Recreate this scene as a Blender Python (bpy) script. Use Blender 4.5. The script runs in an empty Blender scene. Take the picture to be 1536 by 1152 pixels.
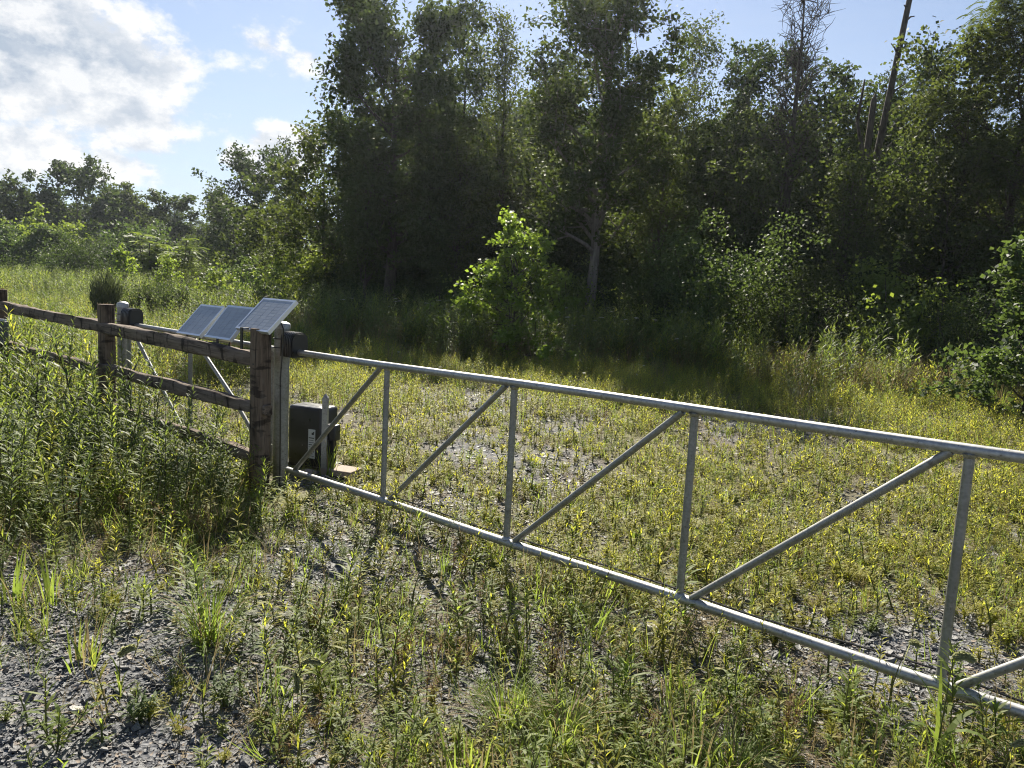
import bpy, math, random
import numpy as np
from mathutils import Vector, Matrix

R = math.radians
SC = bpy.context.scene
COL = SC.collection

# ------------------------------------------------------------------ camera
CAM_H = 1.75
PITCH, ROLL = R(7.22), R(3.06)
cam = bpy.data.cameras.new('camera')
cam.sensor_width = 36.0
cam.lens = 36.0 * 1149.0 / 1536.0
cam.clip_start = 0.05
cam.clip_end = 3000.0
camo = bpy.data.objects.new('camera', cam)
COL.objects.link(camo)
fwd = Vector((0, math.cos(PITCH), -math.sin(PITCH)))
up0 = Vector((0, math.sin(PITCH), math.cos(PITCH)))
rt0 = Vector((1, 0, 0))
cr, sr = math.cos(ROLL), math.sin(ROLL)
right = rt0 * cr + up0 * sr
upv = up0 * cr - rt0 * sr
camo.matrix_world = Matrix(((right.x, upv.x, -fwd.x, 0), (right.y, upv.y, -fwd.y, 0),
                            (right.z, upv.z, -fwd.z, CAM_H), (0, 0, 0, 1)))
SC.camera = camo

# ------------------------------------------------------------------ sun and sky
SUN_EL, SUN_AZ = R(40.0), R(-4.0)          # azimuth measured from +Y towards +X
sun_dir = Vector((math.sin(SUN_AZ) * math.cos(SUN_EL), math.cos(SUN_AZ) * math.cos(SUN_EL), math.sin(SUN_EL)))
sl = bpy.data.lights.new('sun', 'SUN')
sl.energy = 4.4
sl.angle = R(0.53)
sl.color = (1.0, 0.93, 0.80)
so = bpy.data.objects.new('sun', sl)
so.rotation_euler = sun_dir.to_track_quat('Z', 'Y').to_euler()
COL.objects.link(so)

world = bpy.data.worlds.new('World')
SC.world = world
world.use_nodes = True
SKY_STRENGTH = 0.05
CLOUDS = [  # direction of the middle of a cloud (azimuth, elevation, half width, half height, weight)
    (-34.0, 13.5, 8.5, 6.0, 1.35), (-28.0, 12.0, 6.0, 4.8, 1.2), (-26.0, 9.4, 4.0, 3.0, 1.0), (-24.3, 13.4, 2.2, 1.2, .8),
    (-33.0, 6.5, 7.0, 3.4, .85), (-27.5, 6.4, 4.0, 1.8, .7),
    (-17.0, 8.4, 2.8, 2.0, 1.25), (-19.6, 7.5, 1.8, 1.3, 1.0),
    (-17.8, 15.4, 3.2, 1.8, .50), (-15.2, 14.4, 3.4, 1.4, .50), (-20.8, 13.9, 1.2, .8, .50),
]


def build_world():
    nt = world.node_tree
    N, L = nt.nodes, nt.links
    N.clear()
    out = N.new('ShaderNodeOutputWorld')
    bg = N.new('ShaderNodeBackground')
    bg.inputs['Strength'].default_value = SKY_STRENGTH
    L.new(bg.outputs[0], out.inputs[0])
    sky = N.new('ShaderNodeTexSky')
    sky.sky_type = 'NISHITA'
    sky.sun_disc = False
    sky.sun_elevation = SUN_EL
    sky.sun_rotation = SUN_AZ
    sky.altitude = 200
    sky.air_density = .68
    sky.dust_density = .25
    sky.ozone_density = 1.0
    tc = N.new('ShaderNodeTexCoord')
    sep = N.new('ShaderNodeSeparateXYZ')
    L.new(tc.outputs['Generated'], sep.inputs[0])

    def M(op, a, b=None, clamp=False):
        n = N.new('ShaderNodeMath')
        n.operation = op
        n.use_clamp = clamp
        for i, v in enumerate((a, b)):
            if v is None:
                continue
            if isinstance(v, (int, float)):
                n.inputs[i].default_value = v
            else:
                L.new(v, n.inputs[i])
        return n.outputs[0]
    az = M('ARCTAN2', sep.outputs[0], sep.outputs[1])
    el = M('ARCSINE', sep.outputs[2])
    acc = None
    for a, e, w, h, k in CLOUDS:
        da = M('DIVIDE', M('SUBTRACT', az, R(a)), R(w))
        de = M('DIVIDE', M('SUBTRACT', el, R(e)), R(h))
        d2 = M('ADD', M('MULTIPLY', da, da), M('MULTIPLY', de, de))
        g = M('MULTIPLY', M('POWER', 2.718, M('MULTIPLY', d2, -1.0)), k)
        acc = g if acc is None else M('MAXIMUM', acc, g)

    def noise(scale, detail, rough, off=(0, 0, 0), stretch=(1, 1, 1.5)):
        mp = N.new('ShaderNodeMapping')
        mp.inputs['Location'].default_value = off
        mp.inputs['Scale'].default_value = stretch
        L.new(tc.outputs['Generated'], mp.inputs[0])
        n = N.new('ShaderNodeTexNoise')
        n.inputs['Scale'].default_value = scale
        n.inputs['Detail'].default_value = detail
        n.inputs['Roughness'].default_value = rough
        L.new(mp.outputs[0], n.inputs['Vector'])
        return n.outputs['Fac']
    n1 = noise(19.0, 12.0, .60)
    n2 = noise(19.0, 12.0, .60, off=(-.008, .005, -.035))      # the same field a step towards the sun
    big = noise(2.6, 6.0, .5, off=(3.1, 1.7, .4), stretch=(1, 1, 2.2))
    # scattered cumulus everywhere else too
    base = M('MULTIPLY', M('SUBTRACT', big, .56), 3.2)
    amount = M('MAXIMUM', acc, base)
    dens = M('ADD', M('MULTIPLY', M('SUBTRACT', n1, .5), 2.4), M('MULTIPLY', M('SUBTRACT', amount, .46), 1.5))
    mask = N.new('ShaderNodeMapRange')
    mask.interpolation_type = 'SMOOTHSTEP'
    mask.inputs['From Min'].default_value = -.13
    mask.inputs['From Max'].default_value = .36
    L.new(dens, mask.inputs['Value'])
    shade = N.new('ShaderNodeMapRange')
    shade.inputs['From Min'].default_value = -.13
    shade.inputs['From Max'].default_value = .13
    L.new(M('SUBTRACT', n1, n2), shade.inputs['Value'])
    thick = N.new('ShaderNodeMapRange')
    thick.inputs['From Min'].default_value = .25
    thick.inputs['From Max'].default_value = 1.0
    L.new(dens, thick.inputs['Value'])
    cc = N.new('ShaderNodeMix')
    cc.data_type = 'RGBA'
    cc.inputs['A'].default_value = (7.0, 7.0, 7.0, 1)
    cc.inputs['B'].default_value = (3.1, 3.7, 4.5, 1)
    L.new(M('ADD', M('MULTIPLY', thick.outputs[0], .45), M('MULTIPLY', M('SUBTRACT', .60, shade.outputs[0]), .85), clamp=True), cc.inputs['Factor'])
    # thin high veil: the summer sky is milky towards the horizon
    veil = N.new('ShaderNodeMapRange')
    veil.inputs['From Min'].default_value = .0
    veil.inputs['From Max'].default_value = .42
    veil.inputs['To Min'].default_value = .82
    veil.inputs['To Max'].default_value = .05
    L.new(sep.outputs[2], veil.inputs['Value'])
    streak = noise(4.0, 5.0, .55, off=(.4, .2, 0), stretch=(1, 1, 7))
    vm = N.new('ShaderNodeMix')
    vm.data_type = 'RGBA'
    L.new(M('MULTIPLY', veil.outputs[0], M('ADD', .55, M('MULTIPLY', streak, .9)), clamp=True), vm.inputs['Factor'])
    L.new(sky.outputs[0], vm.inputs['A'])
    vm.inputs['B'].default_value = (4.7, 5.3, 5.9, 1)
    mx = N.new('ShaderNodeMix')
    mx.data_type = 'RGBA'
    L.new(M('MULTIPLY', mask.outputs[0], .96), mx.inputs['Factor'])
    L.new(vm.outputs['Result'], mx.inputs['A'])
    L.new(cc.outputs['Result'], mx.inputs['B'])
    L.new(mx.outputs['Result'], bg.inputs['Color'])


build_world()
SC.view_settings.view_transform = 'Standard'
SC.view_settings.look = 'None'
SC.view_settings.gamma = 1.0
SC.view_settings.exposure = 1.52
SC.view_settings.use_curve_mapping = False
SC.render.engine = 'CYCLES'
cy = SC.cycles
cy.max_bounces = 7
cy.diffuse_bounces = 4
cy.glossy_bounces = 3
cy.transmission_bounces = 5
cy.volume_bounces = 0
cy.sample_clamp_indirect = 6.0
cy.caustics_reflective = False
cy.caustics_refractive = False
cy.use_denoising = True
cy.denoiser = "OPENIMAGEDENOISE"
cy.denoising_input_passes = "RGB_ALBEDO_NORMAL"
cy.denoising_prefilter = "NONE"
cy.filter_width = 1.15

# ------------------------------------------------------------------ helpers
RNG = np.random.default_rng(7)
random.seed(7)


def gh(x, y):
    """height of the ground"""
    return (0.018 * np.sin(1.3 * x + .4) * np.cos(1.1 * y) + 0.012 * np.sin(3.1 * x - 1.7 * y) + 0.006 * np.sin(7 * x + 5 * y)
            + 0.25 * np.clip((y - 17) / 25, 0, 1) ** 2 * np.clip((x + 3) / 12, 0, 1))


def vnoise(x, y, seed=0):
    """smooth 2-D value noise in 0..1"""
    xi, yi = np.floor(x).astype(np.int64), np.floor(y).astype(np.int64)
    fx, fy = x - xi, y - yi
    fx, fy = fx * fx * (3 - 2 * fx), fy * fy * (3 - 2 * fy)

    def h(a, b):
        n = (a * 374761393 + b * 668265263 + seed * 1442695041) & 0x7fffffff
        n = ((n ^ (n >> 13)) * 1274126177) & 0x7fffffff
        return ((n ^ (n >> 16)) & 0xffff) / 65535.0
    a = h(xi, yi) * (1 - fx) + h(xi + 1, yi) * fx
    b = h(xi, yi + 1) * (1 - fx) + h(xi + 1, yi + 1) * fx
    return a * (1 - fy) + b * fy


def fbm(x, y, seed=0):
    return .55 * vnoise(x, y, seed) + .3 * vnoise(x * 2.1, y * 2.1, seed + 1) + .15 * vnoise(x * 4.3, y * 4.3, seed + 2)


class NT:
    """small wrapper for material node trees"""

    def __init__(self, name):
        self.m = bpy.data.materials.new(name)
        self.m.use_nodes = True
        self.N, self.L = self.m.node_tree.nodes, self.m.node_tree.links
        self.N.clear()
        self.out = self.N.new('ShaderNodeOutputMaterial')

    def n(self, t, **kw):
        o = self.N.new(t)
        for k, v in kw.items():
            setattr(o, k, v)
        return o

    def put(self, sock, v):
        if isinstance(v, bpy.types.NodeSocket):
            self.L.new(v, sock)
        elif isinstance(v, tuple) and len(v) == 3 and sock.type == 'RGBA':
            sock.default_value = (*v, 1)
        else:
            sock.default_value = v

    def math(self, op, a, b=0.0, clamp=False):
        o = self.n('ShaderNodeMath', operation=op, use_clamp=clamp)
        self.put(o.inputs[0], a)
        self.put(o.inputs[1], b)
        return o.outputs[0]

    def mix(self, f, a, b, blend='MIX'):
        o = self.n('ShaderNodeMix', data_type='RGBA', blend_type=blend)
        self.put(o.inputs['Factor'], f)
        self.put(o.inputs['A'], a)
        self.put(o.inputs['B'], b)
        return o.outputs['Result']

    def rng(self, v, a, b, c=0.0, d=1.0, smooth=False):
        o = self.n('ShaderNodeMapRange')
        if smooth:
            o.interpolation_type = 'SMOOTHSTEP'
        for k, x in zip(('Value', 'From Min', 'From Max', 'To Min', 'To Max'), (v, a, b, c, d)):
            self.put(o.inputs[k], x)
        return o.outputs[0]

    def coord(self, kind='Object', scale=(1, 1, 1)):
        tc = self.n('ShaderNodeTexCoord')
        mp = self.n('ShaderNodeMapping')
        mp.inputs['Scale'].default_value = scale
        self.L.new(tc.outputs[kind], mp.inputs[0])
        return mp.outputs[0]

    def noise(self, vec, scale, detail=4.0, rough=.55, out='Fac'):
        o = self.n('ShaderNodeTexNoise')
        self.L.new(vec, o.inputs['Vector'])
        o.inputs['Scale'].default_value = scale
        o.inputs['Detail'].default_value = detail
        o.inputs['Roughness'].default_value = rough
        return o.outputs[out]

    def attr(self, name):
        return self.n('ShaderNodeAttribute', attribute_name=name).outputs['Fac']

    def rand(self):
        return self.n('ShaderNodeObjectInfo').outputs['Random']

    def bump(self, h, strength=.5, dist=.01):
        o = self.n('ShaderNodeBump')
        o.inputs['Strength'].default_value = strength
        o.inputs['Distance'].default_value = dist
        self.L.new(h, o.inputs['Height'])
        return o.outputs[0]

    def bsdf(self, color, rough=.6, metal=0.0, normal=None, spec=.5):
        o = self.n('ShaderNodeBsdfPrincipled')
        self.put(o.inputs['Base Color'], color)
        self.put(o.inputs['Roughness'], rough)
        self.put(o.inputs['Metallic'], metal)
        self.put(o.inputs['Specular IOR Level'], spec)
        if normal is not None:
            self.L.new(normal, o.inputs['Normal'])
        return o.outputs[0]

    def done(self, shader):
        self.L.new(shader, self.out.inputs['Surface'])
        return self.m


def leaf_material(name, ca, cb, ta, tb, trans=.45, rough=.45, spec=.35, spread=1.0):
    """leaf: reflects ca..cb, lets ta..tb through; every leaf and every plant has its own hue"""
    t = NT(name)
    f = t.math('ADD', t.math('MULTIPLY', t.attr('tint'), .52 * spread), t.math('MULTIPLY', t.rand(), .48 * spread), clamp=True)
    col, tr = t.mix(f, ca, cb), t.mix(f, ta, tb)
    p = t.bsdf(col, rough, spec=spec)
    d = t.n('ShaderNodeBsdfTranslucent')
    t.put(d.inputs['Color'], tr)
    mx = t.n('ShaderNodeMixShader')
    mx.inputs[0].default_value = trans
    t.L.new(p, mx.inputs[1])
    t.L.new(d.outputs[0], mx.inputs[2])
    return t.done(mx.outputs[0])


def make_materials():
    M = {}
    # ---- leaves of trees
    M['oak_leaf'] = leaf_material('oak_leaf', (.036, .052, .026), (.066, .086, .036), (.05, .085, .018), (.11, .15, .028), .36, .65, .10)
    M['maple_leaf'] = leaf_material('maple_leaf', (.038, .055, .025), (.070, .090, .036), (.07, .11, .020), (.16, .195, .03), .40, .62, .10)
    M['bush_leaf'] = leaf_material('bush_leaf', (.040, .068, .032), (.076, .112, .046), (.08, .135, .03), (.17, .23, .04), .42, .55, .18)
    M['pale_leaf'] = leaf_material('pale_leaf', (.07, .105, .035), (.12, .16, .05), (.20, .28, .035), (.34, .42, .05), .48, .55, .2)
    M['bright_leaf'] = leaf_material('bright_leaf', (.075, .115, .03), (.125, .175, .045), (.22, .34, .035), (.40, .50, .055), .52, .5, .2)
    M['broom_leaf'] = leaf_material('broom_leaf', (.055, .072, .042), (.09, .11, .06), (.06, .08, .03), (.10, .12, .04), .3, .7, .1)
    # ---- leaves of weeds
    M['weed_leaf'] = leaf_material('weed_leaf', (.105, .150, .042), (.20, .225, .060), (.27, .40, .050), (.50, .55, .070), .50, .55, .22)
    M['yellow_leaf'] = leaf_material('yellow_leaf', (.215, .222, .042), (.32, .290, .062), (.50, .55, .055), (.68, .64, .080), .53, .55, .22)
    M['dark_weed_leaf'] = leaf_material('dark_weed_leaf', (.066, .100, .042), (.125, .155, .060), (.13, .21, .040), (.28, .33, .06), .46, .55, .22)
    M['grass_blade'] = leaf_material('grass_blade', (.095, .150, .036), (.18, .215, .06), (.22, .35, .045), (.40, .46, .075), .50, .55, .2)
    M['dry_grass'] = leaf_material('dry_grass', (.20, .155, .085), (.34, .27, .15), (.24, .19, .09), (.38, .30, .15), .38, .7, .15)
    M['red_weed'] = leaf_material('red_weed', (.10, .065, .038), (.20, .135, .065), (.16, .095, .045), (.30, .20, .08), .4, .7, .15)
    M['stem'] = leaf_material('stem', (.075, .095, .032), (.15, .145, .05), (.10, .14, .03), (.16, .18, .04), .15, .6, .2)
    M['dark_stem'] = leaf_material('dark_stem', (.025, .022, .016), (.05, .042, .026), (.03, .03, .02), (.05, .05, .03), .05, .7, .2)
    M['flower'] = leaf_material('flower', (.50, .48, .38), (.62, .60, .48), (.5, .5, .42), (.6, .6, .5), .35, .8)
    M['foxtail_head'] = leaf_material('foxtail_head', (.30, .33, .17), (.44, .43, .25), (.40, .42, .20), (.5, .48, .26), .5, .7)
    # ---- bark
    t = NT('bark')
    v = t.coord('Object', (1, 1, .22))
    n = t.noise(v, 14, 6, .65)
    t_ = t.mix(t.rng(n, .3, .7), (.030, .024, .019), (.105, .088, .070))
    M['bark'] = t.done(t.bsdf(t_, .9, normal=t.bump(n, .8, .03), spec=.2))
    t = NT('pale_bark')
    v = t.coord('Object', (1, 1, .18))
    n = t.noise(v, 11, 6, .65)
    t_ = t.mix(t.rng(n, .3, .7), (.10, .085, .07), (.27, .235, .20))
    M['pale_bark'] = t.done(t.bsdf(t_, .9, normal=t.bump(n, .8, .03), spec=.2))
    # ---- weathered fence wood, the grain runs along the local X axis of each piece
    for nm, c1, c2, c3 in (('rail_wood', (.080, .058, .044), (.250, .195, .155), (.024, .017, .013)),
                           ('post_wood', (.100, .070, .049), (.205, .150, .108), (.034, .024, .018))):
        t = NT(nm)
        v = t.coord('Object', (1.0, 16, 16))
        g = t.noise(v, 3.2, 7, .62)
        v2 = t.coord('Object', (1.4, 4, 4))
        b = t.noise(v2, 2.4, 5, .6)
        v3 = t.coord('Object', (9, 3, 3))
        k = t.noise(v3, 2.0, 3, .5)
        c = t.mix(t.rng(g, .28, .72), c1, c2)
        c = t.mix(t.rng(b, .52, .70), c, c3)
        c = t.mix(t.math('MULTIPLY', t.rng(k, .56, .64), .85), c, c3)
        c = t.mix(t.math('MULTIPLY', t.rng(b, .30, .44, 1, 0), .35), c, (.28, .24, .20))
        ck = t.noise(t.coord('Object', (.7, 42, 42)), 2.3, 3, .5)
        c = t.mix(t.math('MULTIPLY', t.rng(ck, .60, .66), .85), c, (.016, .012, .010))
        M[nm] = t.done(t.bsdf(c, .88, normal=t.bump(t.math('ADD', g, t.math('MULTIPLY', k, .6)), .7, .008), spec=.25))
    # ---- metals, plastics
    for nm, lo, hi, ro in (('galvanised', (.25, .25, .245), (.50, .50, .49), .50), ('old_galvanised', (.19, .192, .182), (.37, .37, .355), .54)):
        t = NT(nm)
        v = t.coord('Object', (1, 1, 1))
        a = t.noise(v, 9, 5, .6)
        w = t.n('ShaderNodeTexVoronoi')
        t.L.new(t.coord('Object', (1, 1, 1)), w.inputs['Vector'])
        w.inputs['Scale'].default_value = 60
        s = t.noise(t.coord('Object', (2, 30, 30)), 3, 4, .6)
        f = t.math('ADD', t.math('MULTIPLY', a, .55), t.math('ADD', t.math('MULTIPLY', s, .35), t.math('MULTIPLY', w.outputs['Distance'], .2)))
        c = t.mix(t.rng(f, .35, .75), lo, hi)
        c = t.mix(t.math('MULTIPLY', t.rng(t.noise(v, 26, 3, .7), .60, .72), .65), c, (.11, .095, .08))
        c = t.mix(t.math('MULTIPLY', t.rng(t.noise(v, 3.3, 5, .65), .52, .66), .5), c, lo)
        c = t.mix(t.math('MULTIPLY', t.rng(t.noise(v, 75, 2, .6), .66, .70), .6), c, (.09, .07, .055))
        M[nm] = t.done(t.bsdf(c, t.rng(a, .3, .7, ro - .06, ro + .12), .82, normal=t.bump(s, .10, .002)))
    t = NT('black_plastic')
    n = t.noise(t.coord('Object', (1, 1, 1)), 24, 4)
    M['black_plastic'] = t.done(t.bsdf(t.mix(n, (.010, .010, .012), (.022, .022, .026)), t.rng(n, .3, .7, .26, .42)))
    t = NT('dark_steel')
    n = t.noise(t.coord('Object', (1, 1, 1)), 40, 4)
    M['dark_steel'] = t.done(t.bsdf(t.mix(n, (.015, .015, .016), (.05, .047, .045)), .5, .4))
    t = NT('grey_box')
    n = t.noise(t.coord('Object', (1, 1, 1)), 18, 4)
    M['grey_box'] = t.done(t.bsdf(t.mix(n, (.06, .065, .072), (.085, .092, .10)), .45))
    t = NT('pale_edge')
    n = t.noise(t.coord('Object', (1, 1, 1)), 18, 4)
    M['pale_edge'] = t.done(t.bsdf(t.mix(n, (.55, .56, .58), (.7, .7, .7)), .5))
    t = NT('aluminium')
    n = t.noise(t.coord('Object', (1, 1, 1)), 60, 3)
    M['aluminium'] = t.done(t.bsdf(t.mix(n, (.62, .63, .65), (.75, .76, .77)), .36, .75))
    t = NT('solar_cell')
    n = t.noise(t.coord('Object', (1, 1, 1)), 30, 3)
    M['solar_cell'] = t.done(t.bsdf(t.mix(t.math('ADD', t.math('MULTIPLY', n, .4), t.math('MULTIPLY', t.attr('tint'), .6)), (.24, .255, .28), (.33, .345, .37)), .28, .0, spec=.8))  # paler than bare cells: sky glare is put into the colour
    t = NT('cell_backing')
    n = t.noise(t.coord('Object', (1, 1, 1)), 12, 3)
    M['cell_backing'] = t.done(t.bsdf(t.mix(n, (.42, .45, .52), (.52, .55, .60)), .25))
    t = NT('sticker')
    n = t.noise(t.coord('Object', (1, 1, 1)), 30, 3)
    M['sticker'] = t.done(t.bsdf(t.mix(n, (.62, .63, .65), (.74, .74, .74)), .5))
    t = NT('ink')
    n = t.noise(t.coord('Object', (1, 1, 1)), 80, 3)
    M['ink'] = t.done(t.bsdf(t.mix(n, (.02, .02, .03), (.05, .05, .06)), .6))
    t = NT('red_ink')
    n = t.noise(t.coord('Object', (1, 1, 1)), 80, 3)
    M['red_ink'] = t.done(t.bsdf(t.mix(n, (.35, .05, .04), (.42, .08, .05)), .6))
    t = NT('paver')
    n = t.noise(t.coord('Object', (1, 1, 1)), 26, 5, .7)
    M['paver'] = t.done(t.bsdf(t.mix(n, (.24, .185, .15), (.40, .33, .275)), .9, normal=t.bump(n, .4, .005)))
    t = NT('wire')
    n = t.noise(t.coord('Object', (1, 1, 1)), 26, 3)
    M['orange_wire'] = t.done(t.bsdf(t.mix(n, (.36, .16, .07), (.46, .24, .10)), .5))
    # ---- shale chips
    t = NT('shale')
    v = t.coord('Object', (1, 1, 1))
    n = t.noise(v, 3, 5, .65)
    r = t.rand()
    c = t.mix(r, (.078, .080, .084), (.200, .201, .204))
    c = t.mix(t.rng(r, .90, .97), c, (.23, .185, .15))
    c = t.mix(t.rng(n, .35, .7), c, t.mix(.5, c, (.12, .105, .095)))
    M['shale'] = t.done(t.bsdf(c, t.rng(n, .3, .7, .42, .62), normal=t.bump(n, .35, .05), spec=.45))
    t = NT('pale_stone')
    n = t.noise(t.coord('Object', (1, 1, 1)), 30, 5, .65)
    M['pale_stone'] = t.done(t.bsdf(t.mix(n, (.30, .28, .25), (.50, .48, .45)), .8, normal=t.bump(n, .4, .01)))
    # ---- the ground: fine shale near the gate, soil and thatch where the weeds stand
    t = NT('ground')
    v = t.coord('Object', (1, 1, 1))
    vor = t.n('ShaderNodeTexVoronoi', feature='F1')
    t.L.new(v, vor.inputs['Vector'])
    vor.inputs['Scale'].default_value = 46
    vor.inputs['Randomness'].default_value = 1
    vor2 = t.n('ShaderNodeTexVoronoi', feature='F1')
    t.L.new(v, vor2.inputs['Vector'])
    vor2.inputs['Scale'].default_value = 19
    sep = t.n('ShaderNodeSeparateColor')
    t.L.new(vor.outputs['Color'], sep.inputs[0])
    stone = t.mix(sep.outputs[0], (.050, .053, .060), (.155, .158, .168))
    stone = t.mix(t.rng(sep.outputs[1], .86, .95), stone, (.19, .155, .125))
    soil = t.mix(t.noise(v, 30, 5, .7), (.045, .036, .026), (.12, .095, .066))
    cover = t.attr('cover')
    n1 = t.noise(v, 1.7, 6, .65)
    f = t.rng(t.math('ADD', t.math('MULTIPLY', n1, .7), t.math('MULTIPLY', cover, .75)), .52, .82, smooth=True)
    c = t.mix(f, stone, soil)
    thatch = t.mix(t.noise(v, 22, 6, .75), (.085, .095, .032), (.20, .19, .072))
    c = t.mix(t.rng(cover, .55, .95), c, thatch)
    hgt = t.math('ADD', t.math('MULTIPLY', vor.outputs['Distance'], 1.0), t.math('MULTIPLY', vor2.outputs['Distance'], .6))
    M['ground'] = t.done(t.bsdf(c, .85, normal=t.bump(hgt, .8, .02), spec=.3))
    return M


MAT = make_materials()


class MB:
    """collects faces, then links them as ONE mesh object"""

    def __init__(self):
        self.v, self.f, self.m, self.t, self.mats = [], [], [], [], []

    def mi(self, mat):
        if mat not in self.mats:
            self.mats.append(mat)
        return self.mats.index(mat)

    def add(self, verts, faces, mat, tint=.5):
        b = len(self.v)
        self.v.extend(tuple(x) for x in verts)
        k = self.mi(mat)
        for f in faces:
            self.f.append(tuple(b + i for i in f))
            self.m.append(k)
            self.t.append(tint)

    def tube(self, pts, radii, mat, sides=6, tint=.5, cap=True):
        pts = [Vector(p) for p in pts]
        if not hasattr(radii, '__len__'):
            radii = [radii] * len(pts)
        vs, fs = [], []
        ref = None
        for i, p in enumerate(pts):
            d = (pts[min(i + 1, len(pts) - 1)] - pts[max(i - 1, 0)]).normalized()
            if ref is None:
                ref = d.orthogonal().normalized()
            ref = (ref - d * ref.dot(d)).normalized()
            q = d.cross(ref)
            for k in range(sides):
                a = 2 * math.pi * k / sides
                vs.append(p + (ref * math.cos(a) + q * math.sin(a)) * radii[i])
        n = len(pts)
        for i in range(n - 1):
            for k in range(sides):
                k2 = (k + 1) % sides
                fs.append((i * sides + k, i * sides + k2, (i + 1) * sides + k2, (i + 1) * sides + k))
        if cap:
            fs.append(tuple(range(sides - 1, -1, -1)))
            fs.append(tuple((n - 1) * sides + k for k in range(sides)))
        self.add(vs, fs, mat, tint)

    def box(self, c, ax, ay, az, mat, tint=.5):
        """box about c with half-axis vectors ax, ay, az"""
        c, ax, ay, az = map(Vector, (c, ax, ay, az))
        vs = [c + ax * i + ay * j + az * k for k in (-1, 1) for j in (-1, 1) for i in (-1, 1)]
        self.add(vs, [(0, 2, 3, 1), (4, 5, 7, 6), (0, 1, 5, 4), (2, 6, 7, 3), (0, 4, 6, 2), (1, 3, 7, 5)], mat, tint)

    def leaf(self, base, d, up, length, width, mat, tint=.5, droop=.35, segs=3):
        """lance-shaped leaf, bent downwards along its length"""
        base, d, up = Vector(base), Vector(d).normalized(), Vector(up)
        side = d.cross(up)
        if side.length < 1e-4:
            side = d.orthogonal()
        side.normalize()
        nrm = side.cross(d).normalized()
        prof = {1: [], 2: [.95], 3: [.85, .8], 4: [.75, 1.0, .62]}[segs]
        vs, fs = [base], []
        for i, w in enumerate(prof):
            s = (i + 1) / (len(prof) + 1)
            p = base + d * (length * s) + nrm * (-droop * length * s * s)
            vs += [p + side * (width * w * .5), p - side * (width * w * .5)]
        vs.append(base + d * length * .96 + nrm * (-droop * length))
        k = len(prof)
        fs.append((0, 1, 2))
        for i in range(k - 1):
            a = 1 + 2 * i
            fs.append((a, a + 2, a + 3, a + 1))
        fs.append((2 * k - 1, 2 * k + 1, 2 * k))
        self.add(vs, fs, mat, tint)

    def mesh(self, name, smooth=False):
        me = bpy.data.meshes.new(name)
        me.from_pydata(self.v, [], self.f)
        for m in self.mats:
            me.materials.append(MAT[m])
        me.polygons.foreach_set('material_index', self.m)
        at = me.attributes.new('tint', 'FLOAT', 'FACE')
        at.data.foreach_set('value', self.t)
        if smooth:
            me.polygons.foreach_set('use_smooth', [True] * len(me.polygons))
        me.update()
        return me

    def build(self, name, parent=None, smooth=False, link=True):
        o = bpy.data.objects.new(name, self.mesh(name, smooth))
        if link:
            COL.objects.link(o)
        if parent:
            o.parent = parent
        return o


def tag(o, label, cat, group=None, kind=None):
    o['label'] = label
    if cat:
        o['category'] = cat
    if group:
        o['group'] = group
    if kind:
        o['kind'] = kind
    return o


def empty(name, loc, label, cat, group=None, rz=0.0):
    o = bpy.data.objects.new(name, None)
    o.empty_display_size = .1
    o.location = loc
    o.rotation_euler = (0, 0, rz)
    COL.objects.link(o)
    return tag(o, label, cat, group)


def auto_smooth(o, ang=40):
    me = o.data
    me.polygons.foreach_set('use_smooth', [True] * len(me.polygons))
    me.set_sharp_from_angle(angle=R(ang))
    return o


def copy_thing(src, loc, rz, label, group=None, scale=None):
    """copy of a thing with copies of its parts and sub-parts"""
    r = src.copy()
    COL.objects.link(r)
    r.location = loc
    r.rotation_euler = (src.rotation_euler[0], src.rotation_euler[1], rz)
    if scale is not None:
        r.scale = scale
    r['label'] = label
    if group:
        r['group'] = group
    for ch in list(src.children):
        c = ch.copy()
        COL.objects.link(c)
        c.parent = r
        for g in list(ch.children):
            d = g.copy()
            COL.objects.link(d)
            d.parent = c
    return r

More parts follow.
